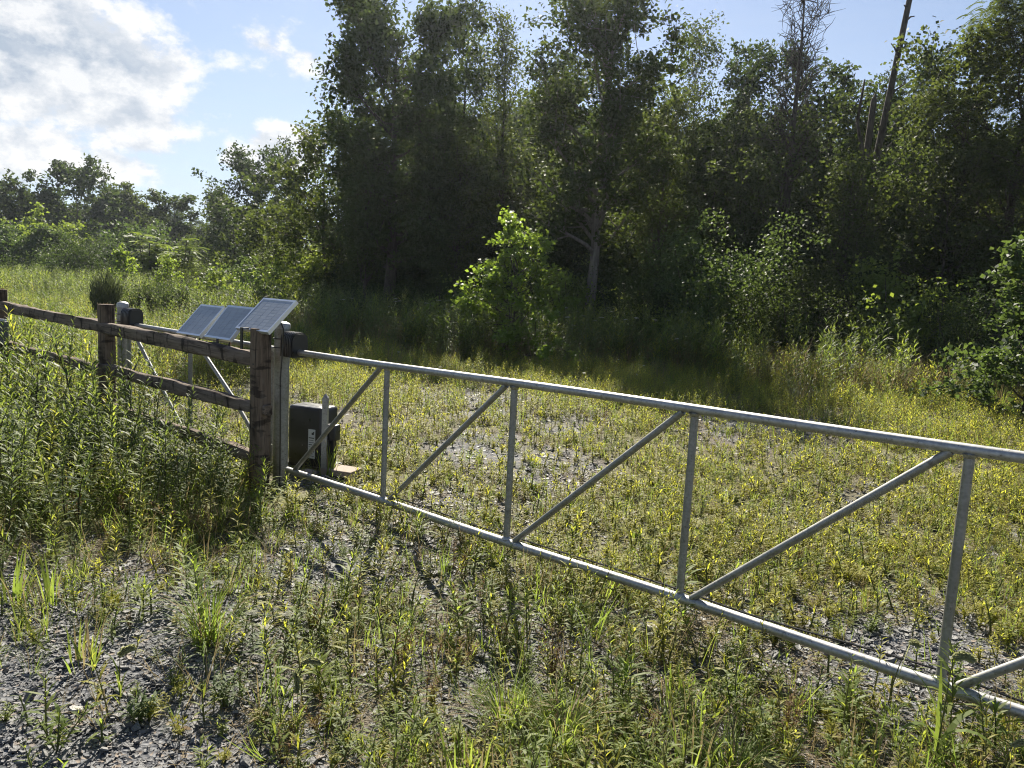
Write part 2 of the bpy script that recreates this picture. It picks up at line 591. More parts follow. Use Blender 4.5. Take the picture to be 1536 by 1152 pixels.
# ------------------------------------------------------------------ the ground
def build_ground():
    def axis(lo, hi, fine_lo, fine_hi, step):
        a = list(np.arange(fine_lo, fine_hi + 1e-6, step))
        s, x = step, fine_hi
        while x < hi:
            s *= 1.28
            x += s
            a.append(x)
        s, x = step, fine_lo
        while x > lo:
            s *= 1.28
            x -= s
            a.insert(0, x)
        return np.array(a)
    xs = axis(-900, 900, -9, 9, .12)
    ys = axis(-300, 1500, 1.5, 16, .12)
    X, Y = np.meshgrid(xs, ys)
    Z = gh(X, Y)
    near = np.exp(-((X / 9) ** 2 + ((Y - 7) / 9) ** 2))
    Z = Z + (fbm(X * 3.1, Y * 3.1, 5) - .5) * .05 * near
    nx, ny = len(xs), len(ys)
    me = bpy.data.meshes.new('ground')
    v = np.stack([X, Y, Z], -1).reshape(-1, 3)
    i = np.arange(nx * ny).reshape(ny, nx)
    q = np.stack([i[:-1, :-1], i[:-1, 1:], i[1:, 1:], i[1:, :-1]], -1).reshape(-1, 4)
    me.vertices.add(len(v))
    me.vertices.foreach_set('co', v.ravel())
    me.loops.add(q.size)
    me.loops.foreach_set('vertex_index', q.ravel())
    me.polygons.add(len(q))
    me.polygons.foreach_set('loop_start', np.arange(0, q.size, 4))
    me.update(calc_edges=True)
    me.polygons.foreach_set('use_smooth', [True] * len(q))
    at = me.attributes.new('cover', 'FLOAT', 'POINT')
    at.data.foreach_set('value', cover_at(v[:, 0], v[:, 1]).astype(np.float32))
    me.materials.append(MAT['ground'])
    o = bpy.data.objects.new('ground', me)
    COL.objects.link(o)
    o['kind'] = 'structure'
    o['label'] = 'flat ground of grey shale chips thinning out under weeds and meadow'
    return o


GATE_P = np.array([-.897, 5.441])                 # foot of the first upright
GATE_D = np.array([math.cos(R(-41.5)), math.sin(R(-41.5))])
GATE_N = np.array([-GATE_D[1], GATE_D[0]])        # points away from the camera
GATE_SL = R(.88)
GATE_Z = .149
PANEL_W = 1.22


def gate_dist(x, y):
    return (x - GATE_P[0]) * GATE_N[0] + (y - GATE_P[1]) * GATE_N[1]


def thick_left(x, y):
    """1 inside the strip of tall weeds at left in front of the fence, 0 outside"""
    a, b = np.array([-3.02, 4.42]), np.array([-1.66, 5.49])
    d = (b - a) / np.linalg.norm(b - a)
    n = np.array([-d[1], d[0]])
    s = (x - a[0]) * n[0] + (y - a[1]) * n[1]
    r = np.clip((-1.35 - x) / .5 + .5, 0, 1)
    sf = (x + 1.97) * -.591 + (y - 5.95) * -.807         # towards the camera from the fence
    return np.clip(s / .55 + .35, 0, 1) * r * np.clip((sf + .55) / .3, 0, 1)


def cover_at(x, y):
    """how far the ground is overgrown, 0 bare shale .. 1 closed sward"""
    g = gate_dist(x, y)
    far = np.clip((y - 10.5 - .10 * x) / 4.5, 0, 1)
    left = np.clip((-x - 3.2 - .08 * y) / 1.5, 0, 1)
    n = fbm(x * .55 + 3, y * .55, 21)
    beyond_base = .62
    drive = np.exp(-((y - 8.3 - .1 * x) / 1.7) ** 2) * np.exp(-((x - .4) / 3.6) ** 2)
    beyond = np.clip(beyond_base + (n - .5) * 1.7 - .24 * drive, 0, .95)
    bare = np.clip((-.55 - x - .35 * (y - 2.4)) / .8 + .5, 0, 1) * np.clip((4.3 - y) / .5, 0, 1)
    front = np.clip(.58 + (fbm(x * .9, y * .9, 31) - .5) * 1.3, 0, .9) * (1 - .62 * bare)
    c = np.where(g > 0, beyond, front)
    return np.clip(np.maximum.reduce([c, far, left * .9, thick_left(x, y) * .95]), 0, 1)


GROUND = build_ground()


# ------------------------------------------------------------------ metal gate
def gate_pt(t, z):
    """point of the gate, t in panels from the first upright, z in metres above the bottom pipe"""
    p = GATE_P + GATE_D * (PANEL_W * t * math.cos(GATE_SL))
    return Vector((p[0], p[1], GATE_Z + PANEL_W * t * math.sin(GATE_SL) + z))


def rel_tube(name, root, pts, r, mat, sides=16, smooth=True):
    b = MB()
    b.tube([Vector(p) - root.location for p in pts], r, mat, sides)
    o = b.build(name, root)
    if smooth:
        auto_smooth(o, 50)
    return o


def build_gate():
    root = empty('pipe_gate', (*(gate_pt(-1.1, 0).xy), 0), 'long galvanised pipe gate with slanting braces crossing the gravel drive', 'gate')
    T1 = 4.0
    n = 24
    sag = lambda t: -.004 * math.sin(t * 2.1)
    rel_tube('top_rail', root, [gate_pt(-1.02 + (T1 + 1.04) * i / n, 1.0 + sag(i * .2)) for i in range(n + 1)], .0245, 'galvanised', 20)
    rel_tube('bottom_rail', root, [gate_pt(-1.04 + (T1 + 1.06) * i / n, sag(i * .3 + 1)) for i in range(n + 1)], .0265, 'galvanised', 20)
    for i in range(0, 5):
        rel_tube('upright', root, [gate_pt(i, .018), gate_pt(i, .5), gate_pt(i, .984)], .0205, 'old_galvanised', 16)
        for z, s in ((.028, 1), (.972, -1)):       # weld beads
            b = MB()
            c = gate_pt(i, z) - root.location
            b.tube([c - Vector((0, 0, .010)), c, c + Vector((0, 0, .008))], [.031, .027, .0205] if s > 0 else [.0205, .027, .031], 'galvanised', 14)
            auto_smooth(b.build('weld', root), 60)
    for i in range(-1, 4):
        a, c = gate_pt(i + .055, .02), gate_pt(i + 1 - .055, .98)
        rel_tube('brace', root, [a, a.lerp(c, .5), c], .0185, 'old_galvanised', 16)
    # black cable slung behind the bottom pipe
    pts = []
    for i in range(59):
        t = -.72 + i * .08
        p = gate_pt(t, .0) + Vector((*(GATE_N * .105), 0))
        p.z += .012 + .010 * math.sin(t * 5.1) - .016 * abs(math.sin(math.pi * t))
        pts.append(p)
    b = MB()
    b.tube([p - root.location for p in pts], .0055, 'black_plastic', 6)
    b.build('cable', root)
    return root


build_gate()


def steel_post(x, y, top, r, label):
    o = empty('steel_post', (x, y, 0), label, 'post', 'galvanised gate posts')
    b = MB()
    b.tube([(0, 0, -.25), (0, 0, .5), (0, 0, top - .035)], r, 'old_galvanised', 28, cap=False)
    auto_smooth(b.build('shaft', o), 50)
    b = MB()
    b.tube([(0, 0, top - .055), (0, 0, top - .02), (0, 0, top - .010), (0, 0, top + .002), (0, 0, top + .006)],
           [r * 1.07, r * 1.07, r * .95, r * .55, r * .08], 'galvanised', 28)
    auto_smooth(b.build('cap', o), 60)
    return o


NEAR_STEEL = Vector((-1.93, 6.36, 0))
FAR_STEEL = Vector((-4.03, 7.87, 0))
steel_post(NEAR_STEEL.x, NEAR_STEEL.y, 1.36, .062, 'round galvanised steel post carrying the long gate, right of the near wooden post')
steel_post(FAR_STEEL.x, FAR_STEEL.y, 1.385, .054, 'round galvanised steel post with a pale domed cap behind the far wooden post')

D3 = Vector((*GATE_D, 0))
N3 = Vector((*GATE_N, 0))


def build_opener(post, dirv, zc, label):
    """ribbed black motor housing clamped to a steel post over the gate's top pipe"""
    o = empty('gate_opener', (post.x, post.y, zc), label, 'gate opener', 'black gate openers on the steel posts')
    nv = Vector((-dirv.y, dirv.x, 0))

    def profile(s):
        pts = []
        w, h = .082 * s, .088 * s
        pts += [(-w, -.105), (w, -.105), (w, .0)]
        for k in range(1, 12):
            a = math.pi * k / 12
            pts.append((w * math.copysign(abs(math.cos(a)) ** .62, math.cos(a)), h * math.sin(a) ** .62 * 1.1))
        pts.append((-w, .0))
        return pts

    def slab(b, u0, u1, s, mat):
        pr = profile(s)
        n = len(pr)
        vs = [dirv * u + nv * p[0] + Vector((0, 0, p[1])) for u in (u0, u1) for p in pr]
        fs = [(k, (k + 1) % n, n + (k + 1) % n, n + k) for k in range(n)] + [tuple(range(n - 1, -1, -1)), tuple(range(n, 2 * n))]
        b.add(vs, fs, mat)
    b = MB()
    slab(b, .10, .255, .95, 'black_plastic')
    slab(b, .255, .268, .86, 'black_plastic')
    auto_smooth(b.build('housing', o), 35)
    for k in range(6):
        b = MB()
        slab(b, .108 + k * .025, .119 + k * .025, 1.0, 'black_plastic')
        auto_smooth(b.build('fin', o), 35)
    b = MB()
    b.box(dirv * .088 + Vector((0, 0, -.02)), dirv * .02, nv * .035, Vector((0, 0, .055)), 'galvanised')
    b.tube([dirv * .085 + Vector((0, 0, -.115)), dirv * .085 + Vector((0, 0, .065))], .011, 'galvanised', 8)
    b.tube([dirv * .085 + nv * -.05 + Vector((0, 0, .035)), dirv * .085 + nv * .05 + Vector((0, 0, .035))], .008, 'dark_steel', 8)
    b.build('bracket', o)
    for z in (-.045, .028):
        b = MB()
        ring = [Vector((math.cos(a) * .0705, math.sin(a) * .0705, z)) for a in np.linspace(0, 2 * math.pi, 25)]
        b.tube(ring, .0045, 'dark_steel', 6, cap=False)
        b.build('clamp_band', o)
    return o


build_opener(NEAR_STEEL, D3, 1.195, 'black ribbed gate opener on the near steel post at the start of the long gate')
G2 = (NEAR_STEEL - FAR_STEEL)
G2D = G2.normalized()
build_opener(FAR_STEEL, G2D, 1.235, 'black ribbed gate opener peeking over the fence rail by the far steel post')


def build_gate2():
    root = empty('side_gate', (FAR_STEEL.x, FAR_STEEL.y, 0), 'smaller pipe gate standing behind the wooden rails between the two steel posts', 'gate')
    L = G2.length

    def p(u, z):
        return FAR_STEEL + G2D * u + Vector((0, 0, z))
    zt, zb = 1.135, .14
    rel_tube('top_rail', root, [p(.09, zt + .03), p(L * .5, zt + .012), p(L - .10, zt - .01)], .0245, 'galvanised', 18)
    rel_tube('bottom_rail', root, [p(.09, zb), p(L * .5, zb), p(L - .10, zb)], .025, 'galvanised', 18)
    um = L * .475
    rel_tube('upright', root, [p(um, zb + .02), p(um, .6), p(um, zt)], .0205, 'old_galvanised', 14)
    rel_tube('upright', root, [p(.12, zb + .02), p(.12, .6), p(.12, zt + .02)], .0205, 'old_galvanised', 14)
    rel_tube('upright', root, [p(L - .12, zb + .02), p(L - .12, .6), p(L - .12, zt)], .0205, 'old_galvanised', 14)
    rel_tube('brace', root, [p(.16, zt + .0), p(um * .5 + .06, (zt + zb) / 2), p(um - .05, zb + .02)], .0185, 'galvanised', 14)
    rel_tube('brace', root, [p(um + .05, zt - .01), p((um + L) * .5, (zt + zb) / 2), p(L - .16, zb + .02)], .0185, 'galvanised', 14)
    return root


build_gate2()


# ------------------------------------------------------------------ wooden fence
def beam(name, root, a, b, w, h, mat, seed, taper=(1, 1), up=(0, 0, 1), rough=.006, n=22, bow=0.0):
    """rough split beam from a to b: w across, h high; its grain runs along local X"""
    a, b = Vector(a), Vector(b)
    L = (b - a).length
    x = (b - a).normalized()
    y = Vector(up).cross(x).normalized()
    z = x.cross(y)
    rg = np.random.default_rng(seed)
    ring = [(-.5, -.36), (-.36, -.5), (0, -.53), (.36, -.5), (.5, -.36), (.53, 0), (.5, .36), (.36, .5), (0, .53), (-.36, .5), (-.5, .36), (-.53, 0)]
    k = len(ring)
    off = rg.normal(0, 1, (k,))
    vs, fs = [], []
    drift = np.cumsum(rg.normal(0, 1, (n + 1, 2)), 0) * rough * .16
    drift -= np.linspace(0, 1, n + 1)[:, None] * drift[-1]
    ph = rg.uniform(0, 6, (k, 2))
    for i in range(n + 1):
        s = i / n
        e = min(s / .07, 1.0)
        e2 = min((1 - s) / .07, 1.0)
        sc_h = (taper[0] + (1 - taper[0]) * e) * (taper[1] + (1 - taper[1]) * e2)
        for j, (p, q) in enumerate(ring):
            d = rough * (off[j] * .5 + .7 * math.sin(s * 9 + ph[j, 0]) + .5 * math.sin(s * 23 + ph[j, 1]) + rg.normal(0, .35))
            r = 1 + d / max(w, h) * 2
            vs.append((s * L, p * w * r + drift[i, 0], q * h * r * sc_h + drift[i, 1] + bow * math.sin(math.pi * s)))
    for i in range(n):
        for j in range(k):
            j2 = (j + 1) % k
            fs.append((i * k + j, i * k + j2, (i + 1) * k + j2, (i + 1) * k + j))
    fs.append(tuple(range(k - 1, -1, -1)))
    fs.append(tuple(n * k + j for j in range(k)))
    m = MB()
    m.add(vs, fs, mat)
    o = m.build(name, root)
    W = Matrix(((x.x, y.x, z.x, a.x), (x.y, y.y, z.y, a.y), (x.z, y.z, z.z, a.z), (0, 0, 0, 1)))
    o.matrix_basis = Matrix.Translation(-root.location) @ W
    auto_smooth(o, 48)
    return o


FENCE = [Vector((-1.97, 5.95, 0)), Vector((-3.95, 7.40, 0)), Vector((-5.95, 8.85, 0)), Vector((-7.95, 10.3, 0))]


def build_fence():
    root = empty('rail_fence', (*FENCE[0].xy, 0), 'weathered wooden post and rail fence carrying the solar panels, deep in tall weeds', 'fence')
    fd = (FENCE[1] - FENCE[0]).normalized()
    tops = (1.325, 1.375, 1.41, 1.40)
    for i, p in enumerate(FENCE):
        beam('post', root, p + Vector((0, 0, -.3)), p + Vector((0, 0, tops[i])), .125, .135, 'post_wood', 40 + i, up=fd, rough=.003, n=18)
        if i:      # ragged fibres along the sawn top
            b = MB()
            rg = np.random.default_rng(60 + i)
            for k in range(16):
                q = p - root.location + Vector((rg.uniform(-.055, .055), rg.uniform(-.055, .055), tops[i] - .002))
                b.leaf(q, (rg.normal(0, .5), rg.normal(0, .5), 1), (1, 0, 0), rg.uniform(.012, .03), .012, 'dry_grass', rg.uniform(), 0, 2)
            b.build('splinters', root)['kind'] = 'stuff'
    for dx, z in ((.01, .70), (-.02, .555), (.03, .55), (.0, 1.05)):
        b = MB()
        q = FENCE[0] - root.location + Vector((fd.y, -fd.x, 0)) * -.0665 + fd * dx + Vector((0, 0, z))
        b.tube([q - Vector((fd.y, -fd.x, 0)) * -.004, q + Vector((fd.y, -fd.x, 0)) * -.004], [.009, .007], 'dark_steel', 8)
        b.build('bolt_head', root)
    nf = Vector((fd.y, -fd.x, 0))           # towards the camera
    if nf.y > 0:
        nf = -nf
    rails = [   # (post a, post b, z at a, z at b, height of the rail)
        (0, 1, 1.075, 1.155, .112), (0, 1, .690, .770, .105), (0, 1, .285, .40, .10),
        (1, 2, 1.15, 1.235, .100), (1, 2, .71, .80, .09), (1, 2, .34, .40, .09),
        (2, 3, 1.22, 1.25, .100), (2, 3, .80, .82, .09)]
    for j, (a, b, za, zb, h) in enumerate(rails):
        A, B = FENCE[a] + Vector((0, 0, za)), FENCE[b] + Vector((0, 0, zb))
        A = A - fd * (.10 if a == 0 and j == 1 else .02) + nf * (.0 if a == 0 else -.02)
        B = B + fd * .015 + nf * (.045 if a == 0 else .03)
        beam('rail', root, A, B, .075, h, 'rail_wood', 90 + j, taper=(.75, .66), rough=.006, n=26, bow=(-.008 if j % 2 else .006))
    return root


build_fence()


# ------------------------------------------------------------------ solar panels
def build_panel(c, yaw, tilt, W, L, label, cols, rows):
    o = empty('solar_panel', c, label, 'solar panel', 'small solar panels on the fence')
    o.rotation_euler = Matrix.Rotation(yaw, 3, 'Z').to_4x4().to_euler()
    Rm = Matrix.Rotation(tilt, 3, 'X')
    T = .030
    fw = .018

    def q(x, y, z):
        return Rm @ Vector((x, y, z))
    ex, ey, ez = q(1, 0, 0), q(0, 1, 0), q(0, 0, 1)
    b = MB()
    for s in (-1, 1):
        b.box(q(s * (W / 2 - fw / 2), 0, -T / 2), ex * fw / 2, ey * L / 2, ez * T / 2, 'aluminium')
        b.box(q(0, s * (L / 2 - fw / 2), -T / 2), ex * (W / 2 - fw), ey * fw / 2, ez * (T / 2 - .0006), 'aluminium')
    b.build('frame', o)
    b = MB()
    b.box(q(0, 0, -.008), ex * (W / 2 - fw), ey * (L / 2 - fw), ez * .003, 'cell_backing')
    sheet = b.build('backing_sheet', o)
    b = MB()
    cw, ch = (W - 2 * fw - .012) / cols, (L - 2 * fw - .012) / rows
    rg = np.random.default_rng(int(c[0] * -1000))
    for i in range(cols):
        for j in range(rows):
            x = (i + .5 - cols / 2) * cw
            y = (j + .5 - rows / 2) * ch
            b.box(q(x, y, -.0042), ex * (cw / 2 - .0023), ey * (ch / 2 - .0023), ez * .0012, 'solar_cell', rg.uniform())
    b.build('cells', o)
    return o, q


cells_group = [
    ((-2.757, 6.706, 1.321), -38.4, 47.3, .386, .345, 'leftmost solar panel of the pair clamped to the top fence rail'),
    ((-2.396, 6.412, 1.332), -38.4, 50.3, .392, .348, 'right solar panel of the pair on the top rail, trailing an orange wire'),
    ((-1.965, 6.030, 1.434), -39.3, 44.1, .451, .351, 'highest solar panel, mounted on top of the near wooden post'),
]
for i, (c, yaw, tilt, W, L, lab) in enumerate(cells_group):
    o, q = build_panel(c, R(yaw), R(tilt), W, L, lab, 4 if i < 2 else 5, 9)
    b = MB()
    if i < 2:      # flat strap down the front of the rail and an arm behind the panel
        x0 = -.02 if i == 0 else .0
        lo = q(x0, -L / 2 + .02, -.034)
        front = Vector((x0, lo.y - .012, lo.z))
        b.box(Vector((x0, lo.y - .030, lo.z - .075)), (.014, 0, 0), (0, .004, 0), (0, 0, .085), 'dark_steel')
        b.box(Vector((x0, lo.y - .012, lo.z + .008)), (.014, 0, 0), (0, .022, 0), (0, 0, .004), 'dark_steel')
        b.box(q(x0, -.02, -.036), (.013, 0, 0), q(0, L / 2 - .03, 0), q(0, 0, .004), 'dark_steel')
        b.tube([q(x0, L / 2 - .06, -.04), Vector((x0, lo.y + .05, lo.z - .12))], .008, 'dark_steel', 8)
    else:
        lo = q(0, -L / 2 + .02, -.034)
        b.box(Vector((-.060, -.168, -.19)), (.016, 0, 0), (0, .004, 0), (0, 0, .085), 'dark_steel')
        b.box(Vector((-.060, -.13, -.112)), (.016, 0, 0), (0, .04, 0), (0, 0, .004), 'dark_steel')
        b.box(q(-.055, -.02, -.036), (.013, 0, 0), q(0, L / 2 - .03, 0), q(0, 0, .004), 'dark_steel')
        b.tube([q(.06, L / 2 - .08, -.04), Vector((.05, -.02, -.16))], .009, 'dark_steel', 8)
    b.build('mounting_bracket', o)
    if i == 1:
        b = MB()
        pts = [q(.12, -.14, -.035), q(.17, -.175, -.04) + Vector((0, 0, -.01)), q(.20, -.19, -.05) + Vector((0, -.01, -.03)), q(.215, -.19, -.05) + Vector((.012, -.01, -.055))]
        b.tube(pts, .004, 'orange_wire', 6)
        b.build('wire', o)
    if i == 2:
        b = MB()
        b.tube([q(.12, .02, -.035), Vector((.17, .05, -.10)), Vector((.155, .06, -.22)), Vector((.14, .05, -.5)), Vector((.15, .05, -.9)), Vector((.14, .06, -1.38))], .0055, 'black_plastic', 6)
        b.build('cable', o)


# ------------------------------------------------------------------ operator box, small post, paver, keypad
def rounded_prism(b, c, ax, ay, h, r, mat, top_r=.03):
    """upright box with rounded vertical corners and a rounded top rim, standing at c"""
    c, ax, ay = Vector(c), Vector(ax), Vector(ay)
    lx, ly = ax.length, ay.length
    ux, uy = ax.normalized(), ay.normalized()
    rings = [(0, 0), (h - top_r, 0), (h - top_r * .45, top_r * .25), (h - top_r * .1, top_r * .7), (h, top_r * 1.3)]
    vs, fs = [], []
    prof = []
    for sx, sy, a0 in ((1, 1, 0), (-1, 1, 90), (-1, -1, 180), (1, -1, 270)):
        for k in range(5):
            prof.append((sx, sy, R(a0 + k * 22.5)))
    n = len(prof)
    for z, ins in rings:
        for sx, sy, a in prof:
            x = sx * (lx - r) + math.cos(a) * (r - ins * .8)
            y = sy * (ly - r) + math.sin(a) * (r - ins * .8)
            vs.append(c + ux * x + uy * y + Vector((0, 0, z)))
    for i in range(len(rings) - 1):
        for k in range(n):
            k2 = (k + 1) % n
            fs.append((i * n + k, i * n + k2, (i + 1) * n + k2, (i + 1) * n + k))
    fs.append(tuple((len(rings) - 1) * n + k for k in range(n)))
    fs.append(tuple(range(n - 1, -1, -1)))
    b.add(vs, fs, mat)


def build_operator():
    yaw = R(-22)
    ux, uy = Vector((math.cos(yaw), math.sin(yaw), 0)), Vector((-math.sin(yaw), math.cos(yaw), 0))
    c = Vector((-1.83, 7.02, 0))
    o = empty('operator_box', c, 'black gate operator box with a white sticker behind the near steel post', 'operator box')
    b = MB()
    rounded_prism(b, (0, 0, .02), ux * .20, uy * .13, .545, .05, 'black_plastic', .035)
    auto_smooth(b.build('cover', o), 40)
    b = MB()
    b.box((0, 0, .0), ux * .22, uy * .15, (0, 0, .022), 'dark_steel')
    b.build('base_plate', o)
    f = -uy * .1315
    st = MB()
    st.box(ux * .085 + f + Vector((0, 0, .23)), ux * .038, uy * .0012, (0, 0, .135), 'sticker')
    s = st.build('sticker', o)
    b = MB()
    ff = -uy * .1335
    b.box(ux * .097 + ff + Vector((0, 0, .325)), ux * .012, uy * .0008, (0, 0, .010), 'ink')
    b.box(ux * .107 + ff + Vector((0, 0, .338)), ux * .006, uy * .0008, (0, 0, .006), 'ink')
    for k in range(9):
        w = (.030, .026, .031, .020, .030, .028, .031, .024, .029)[k]
        b.box(ux * (.085 - .031 + w) + ff + Vector((0, 0, .285 - k * .021)), ux * w, uy * .0006, (0, 0, .0022 if k % 3 else .004), 'ink')
    p = b.build('print', o)
    p.parent = s
    return o


build_operator()


def build_small_post():
    o = empty('bollard_post', (-1.64, 6.70, 0), 'thin galvanised square post with a pointed top beside the operator box', 'post')
    b = MB()
    r = .0265
    b.tube([(0, 0, -.1), (0, 0, .68)], r * 1.3, 'galvanised', 4, cap=False)
    b.build('shaft', o)
    b = MB()
    b.tube([(0, 0, .665), (0, 0, .69), (0, 0, .725)], [r * 1.42, r * 1.42, .003], 'galvanised', 4)
    b.build('cap', o)
    return o


build_small_post()


def build_sensor():
    o = empty('sensor_box', (-1.585, 6.74, 0), 'small black sensor box on a short black stake in front of the operator box', 'sensor box')
    b = MB()
    rounded_prism(b, (0, 0, .31), Vector((.055, -.02, 0)), Vector((.016, .045, 0)), .135, .012, 'black_plastic', .012)
    auto_smooth(b.build('housing', o), 40)
    b = MB()
    b.box((0, 0, .15), (.030, -.01, 0), (.006, .018, 0), (0, 0, .165), 'black_plastic')
    b.build('stake', o)
    b = MB()
    b.tube([(-.02, -.03, .30), (-.03, -.05, .2), (.0, -.05, .1), (.01, -.03, 0)], .006, 'black_plastic', 6)
    b.build('cable', o)
    return o


build_sensor()


def build_paver():
    b = MB()
    b.box((0, 0, .03), (.15, -.05, 0), (.035, .10, 0), (0, 0, .028), 'paver')
    o = b.build('paver')
    o.location = (-1.49, 6.72, 0)
    bv = o.modifiers.new('bevel', 'BEVEL')
    bv.width = .006
    bv.segments = 2
    tag(o, 'flat reddish brown paving slab lying in the weeds right of the operator box', 'paver')
    b = MB()
    b.box((0, 0, .03), (.05, -.03, 0), (.02, .035, 0), (0, 0, .025), 'paver')
    o = b.build('brick_chunk')
    o.location = (-1.75, 6.58, 0)
    tag(o, 'broken orange brick chunk just behind the bottom pipe by the hinge post', 'brick')


build_paver()


def build_keypad():
    ux, uy = Vector((math.cos(R(-24)), math.sin(R(-24)), 0)), Vector((-math.sin(R(-24)), math.cos(R(-24)), 0))
    o = empty('keypad_box', (-5.87, 8.62, 0), 'grey keypad box with a pale top by the farthest fence post', 'keypad box')
    b = MB()
    b.box((0, 0, .935), ux * .17, uy * .06, (0, 0, .135), 'grey_box')
    c = b.build('case', o)
    bv = c.modifiers.new('bevel', 'BEVEL')
    bv.width, bv.segments = .018, 3
    b = MB()
    b.box((0, 0, 1.076), ux * .15, uy * .055, (0, 0, .010), 'pale_edge')
    b.build('top_cover', o)
    b = MB()
    for k in range(5):
        b.box(-uy * .0605 + ux * .09 + Vector((0, 0, .96 - k * .028)), ux * .045, uy * .0012, (0, 0, .0035), 'pale_edge')
    b.build('lettering', o)
    b = MB()
    b.box(-uy * .0605 + ux * .09 + Vector((0, 0, 1.00)), ux * .05, uy * .0012, (0, 0, .005), 'red_ink')
    b.build('red_line', o)
    b = MB()
    b.tube([(0, .05, -.1), (0, .05, .8)], .025, 'old_galvanised', 10)
    b.build('stand', o)
    return o


build_keypad()


# ------------------------------------------------------------------ trees
def mesh_from_quads(name, V, tint, mat):
    """V: (n,4,3) leaf corners"""
    n = len(V)
    me = bpy.data.meshes.new(name)
    me.vertices.add(n * 4)
    me.vertices.foreach_set('co', np.ascontiguousarray(V, np.float32).ravel())
    me.loops.add(n * 4)
    me.loops.foreach_set('vertex_index', np.arange(n * 4))
    me.polygons.add(n)
    me.polygons.foreach_set('loop_start', np.arange(0, n * 4, 4))
    me.update(calc_edges=True)
    at = me.attributes.new('tint', 'FLOAT', 'FACE')
    at.data.foreach_set('value', np.ascontiguousarray(tint, np.float32))
    me.materials.append(MAT[mat])
    return me


def unit(a):
    return a / np.maximum(np.linalg.norm(a, axis=-1, keepdims=True), 1e-9)


def leaf_quads(rg, P, size, flat=.55, aspect=.55, outward=None, droop=0.0):
    """a folded diamond leaf at every point of P"""
    n = len(P)
    nrm = unit(rg.normal(0, 1, (n, 3)) * (1 - flat) + np.array([0, 0, 1.0]) * flat)
    d = rg.normal(0, 1, (n, 3))
    if outward is not None:
        d = d * .7 + outward
    d[:, 2] -= droop
    d = unit(d - nrm * np.sum(d * nrm, 1, keepdims=True))
    s = np.cross(nrm, d)
    L = (size * rg.uniform(.65, 1.35, n))[:, None]
    W = L * aspect * .5
    a = P - d * L * .45
    c = P + d * L * .55 - nrm * L * .10
    m = P + d * L * .02
    up = nrm * L * .10
    return np.stack([a, m + s * W + up, c, m - s * W + up], 1)


def skeleton(rg, H, W, base, nl, prof, el=(25, 65), wob=.04, trunk_r=.16, sub=(4, 7), lean=(0, 0), sub_len=.42, fork=False):
    """branches as (points, radii) and the points where leaves sit"""
    B, ends = [], []
    n = 9
    tp = []
    w = np.cumsum(rg.normal(0, wob, (n + 1, 2)), 0) * H / 12
    for i in range(n + 1):
        s = i / n
        tp.append(np.array([w[i, 0] + lean[0] * s, w[i, 1] + lean[1] * s, -.25 + s * (H * .93 + .25)]))
    tr = [trunk_r * (1.35 if i == 0 else 1) * max(1 - (i / n) * .93, .06) for i in range(n + 1)]
    B.append((tp, tr))

    def at(s):
        k = min(int(s * n), n - 1)
        f = s * n - k
        return tp[k] * (1 - f) + tp[k + 1] * f
    ends.append(tp[-1])
    az = rg.uniform(0, 6.28)
    for i in range(nl):
        s = base + (.98 - base) * ((i + rg.uniform(-.3, .6)) / nl)
        s = min(max(s, base * .9), .985)
        p0 = at(s)
        az += 2.4 + rg.normal(0, .35)
        L = W * prof(s) * rg.uniform(.72, 1.12)
        e = R(el[0] + (el[1] - el[0]) * (s - base) / (1 - base) + rg.normal(0, 9))
        d = np.array([math.cos(az) * math.cos(e), math.sin(az) * math.cos(e), math.sin(e)])
        m = 5
        pts, p = [p0], p0.copy()
        for k in range(m):
            d = unit(d + rg.normal(0, .16, 3) + np.array([0, 0, .07]))
            p = p + d * L / m
            pts.append(p.copy())
        r0 = max(trunk_r * (1 - s * .9) * .55, .018)
        B.append((pts, [r0 * (1 - .85 * k / m) for k in range(m + 1)]))
        ends.append(pts[-1])
        for j in range(rg.integers(*sub)):
            u = rg.uniform(.25, .97)
            k = min(int(u * m), m - 1)
            q0 = pts[k] + (pts[k + 1] - pts[k]) * (u * m - k)
            dd = unit(unit(pts[k + 1] - pts[k]) * .8 + rg.normal(0, .62, 3) + np.array([0, 0, .12]))
            l = max(L * sub_len * rg.uniform(.5, 1.15), .35)
            q1 = q0 + dd * l * .5 + rg.normal(0, .05, 3)
            q2 = q0 + dd * l + rg.normal(0, .08, 3) + np.array([0, 0, .05])
            B.append(([q0, q1, q2], [r0 * .38, r0 * .26, .008]))
            ends.append(q2)
            if l > .6:
                ends.append(q1 + rg.normal(0, .1, 3))
    return B, np.array(ends)


def wood_mesh(name, B, mat):
    b = MB()
    for i, (pts, rad) in enumerate(B):
        b.tube(pts, rad, mat, 10 if i == 0 else (6 if len(pts) > 3 else 4), cap=False)
    return b.mesh(name, smooth=True)


def clumps(rg, ends, n, rad, size, flat=.5, aspect=.55, squash=.75, keep=1.0, droop=0.0):
    if keep < 1:
        ends = ends[rg.uniform(size=len(ends)) < keep]
    k = np.maximum(rg.poisson(n, len(ends)), 3)
    idx = np.repeat(np.arange(len(ends)), k)
    rr = rad * rg.uniform(.7, 1.25, len(ends))[idx][:, None]
    o = rg.normal(0, 1, (len(idx), 3)) * .55
    P = ends[idx] + o * rr * np.array([1, 1, squash])
    q = leaf_quads(rg, P, size, flat, aspect, outward=unit(o) * .6, droop=droop)
    base = rg.uniform(0, 1, len(ends))[idx]
    t = np.clip(.55 * base + .45 * rg.uniform(0, 1, len(idx)), 0, 1)
    return q, t


TREE_MESH = {}


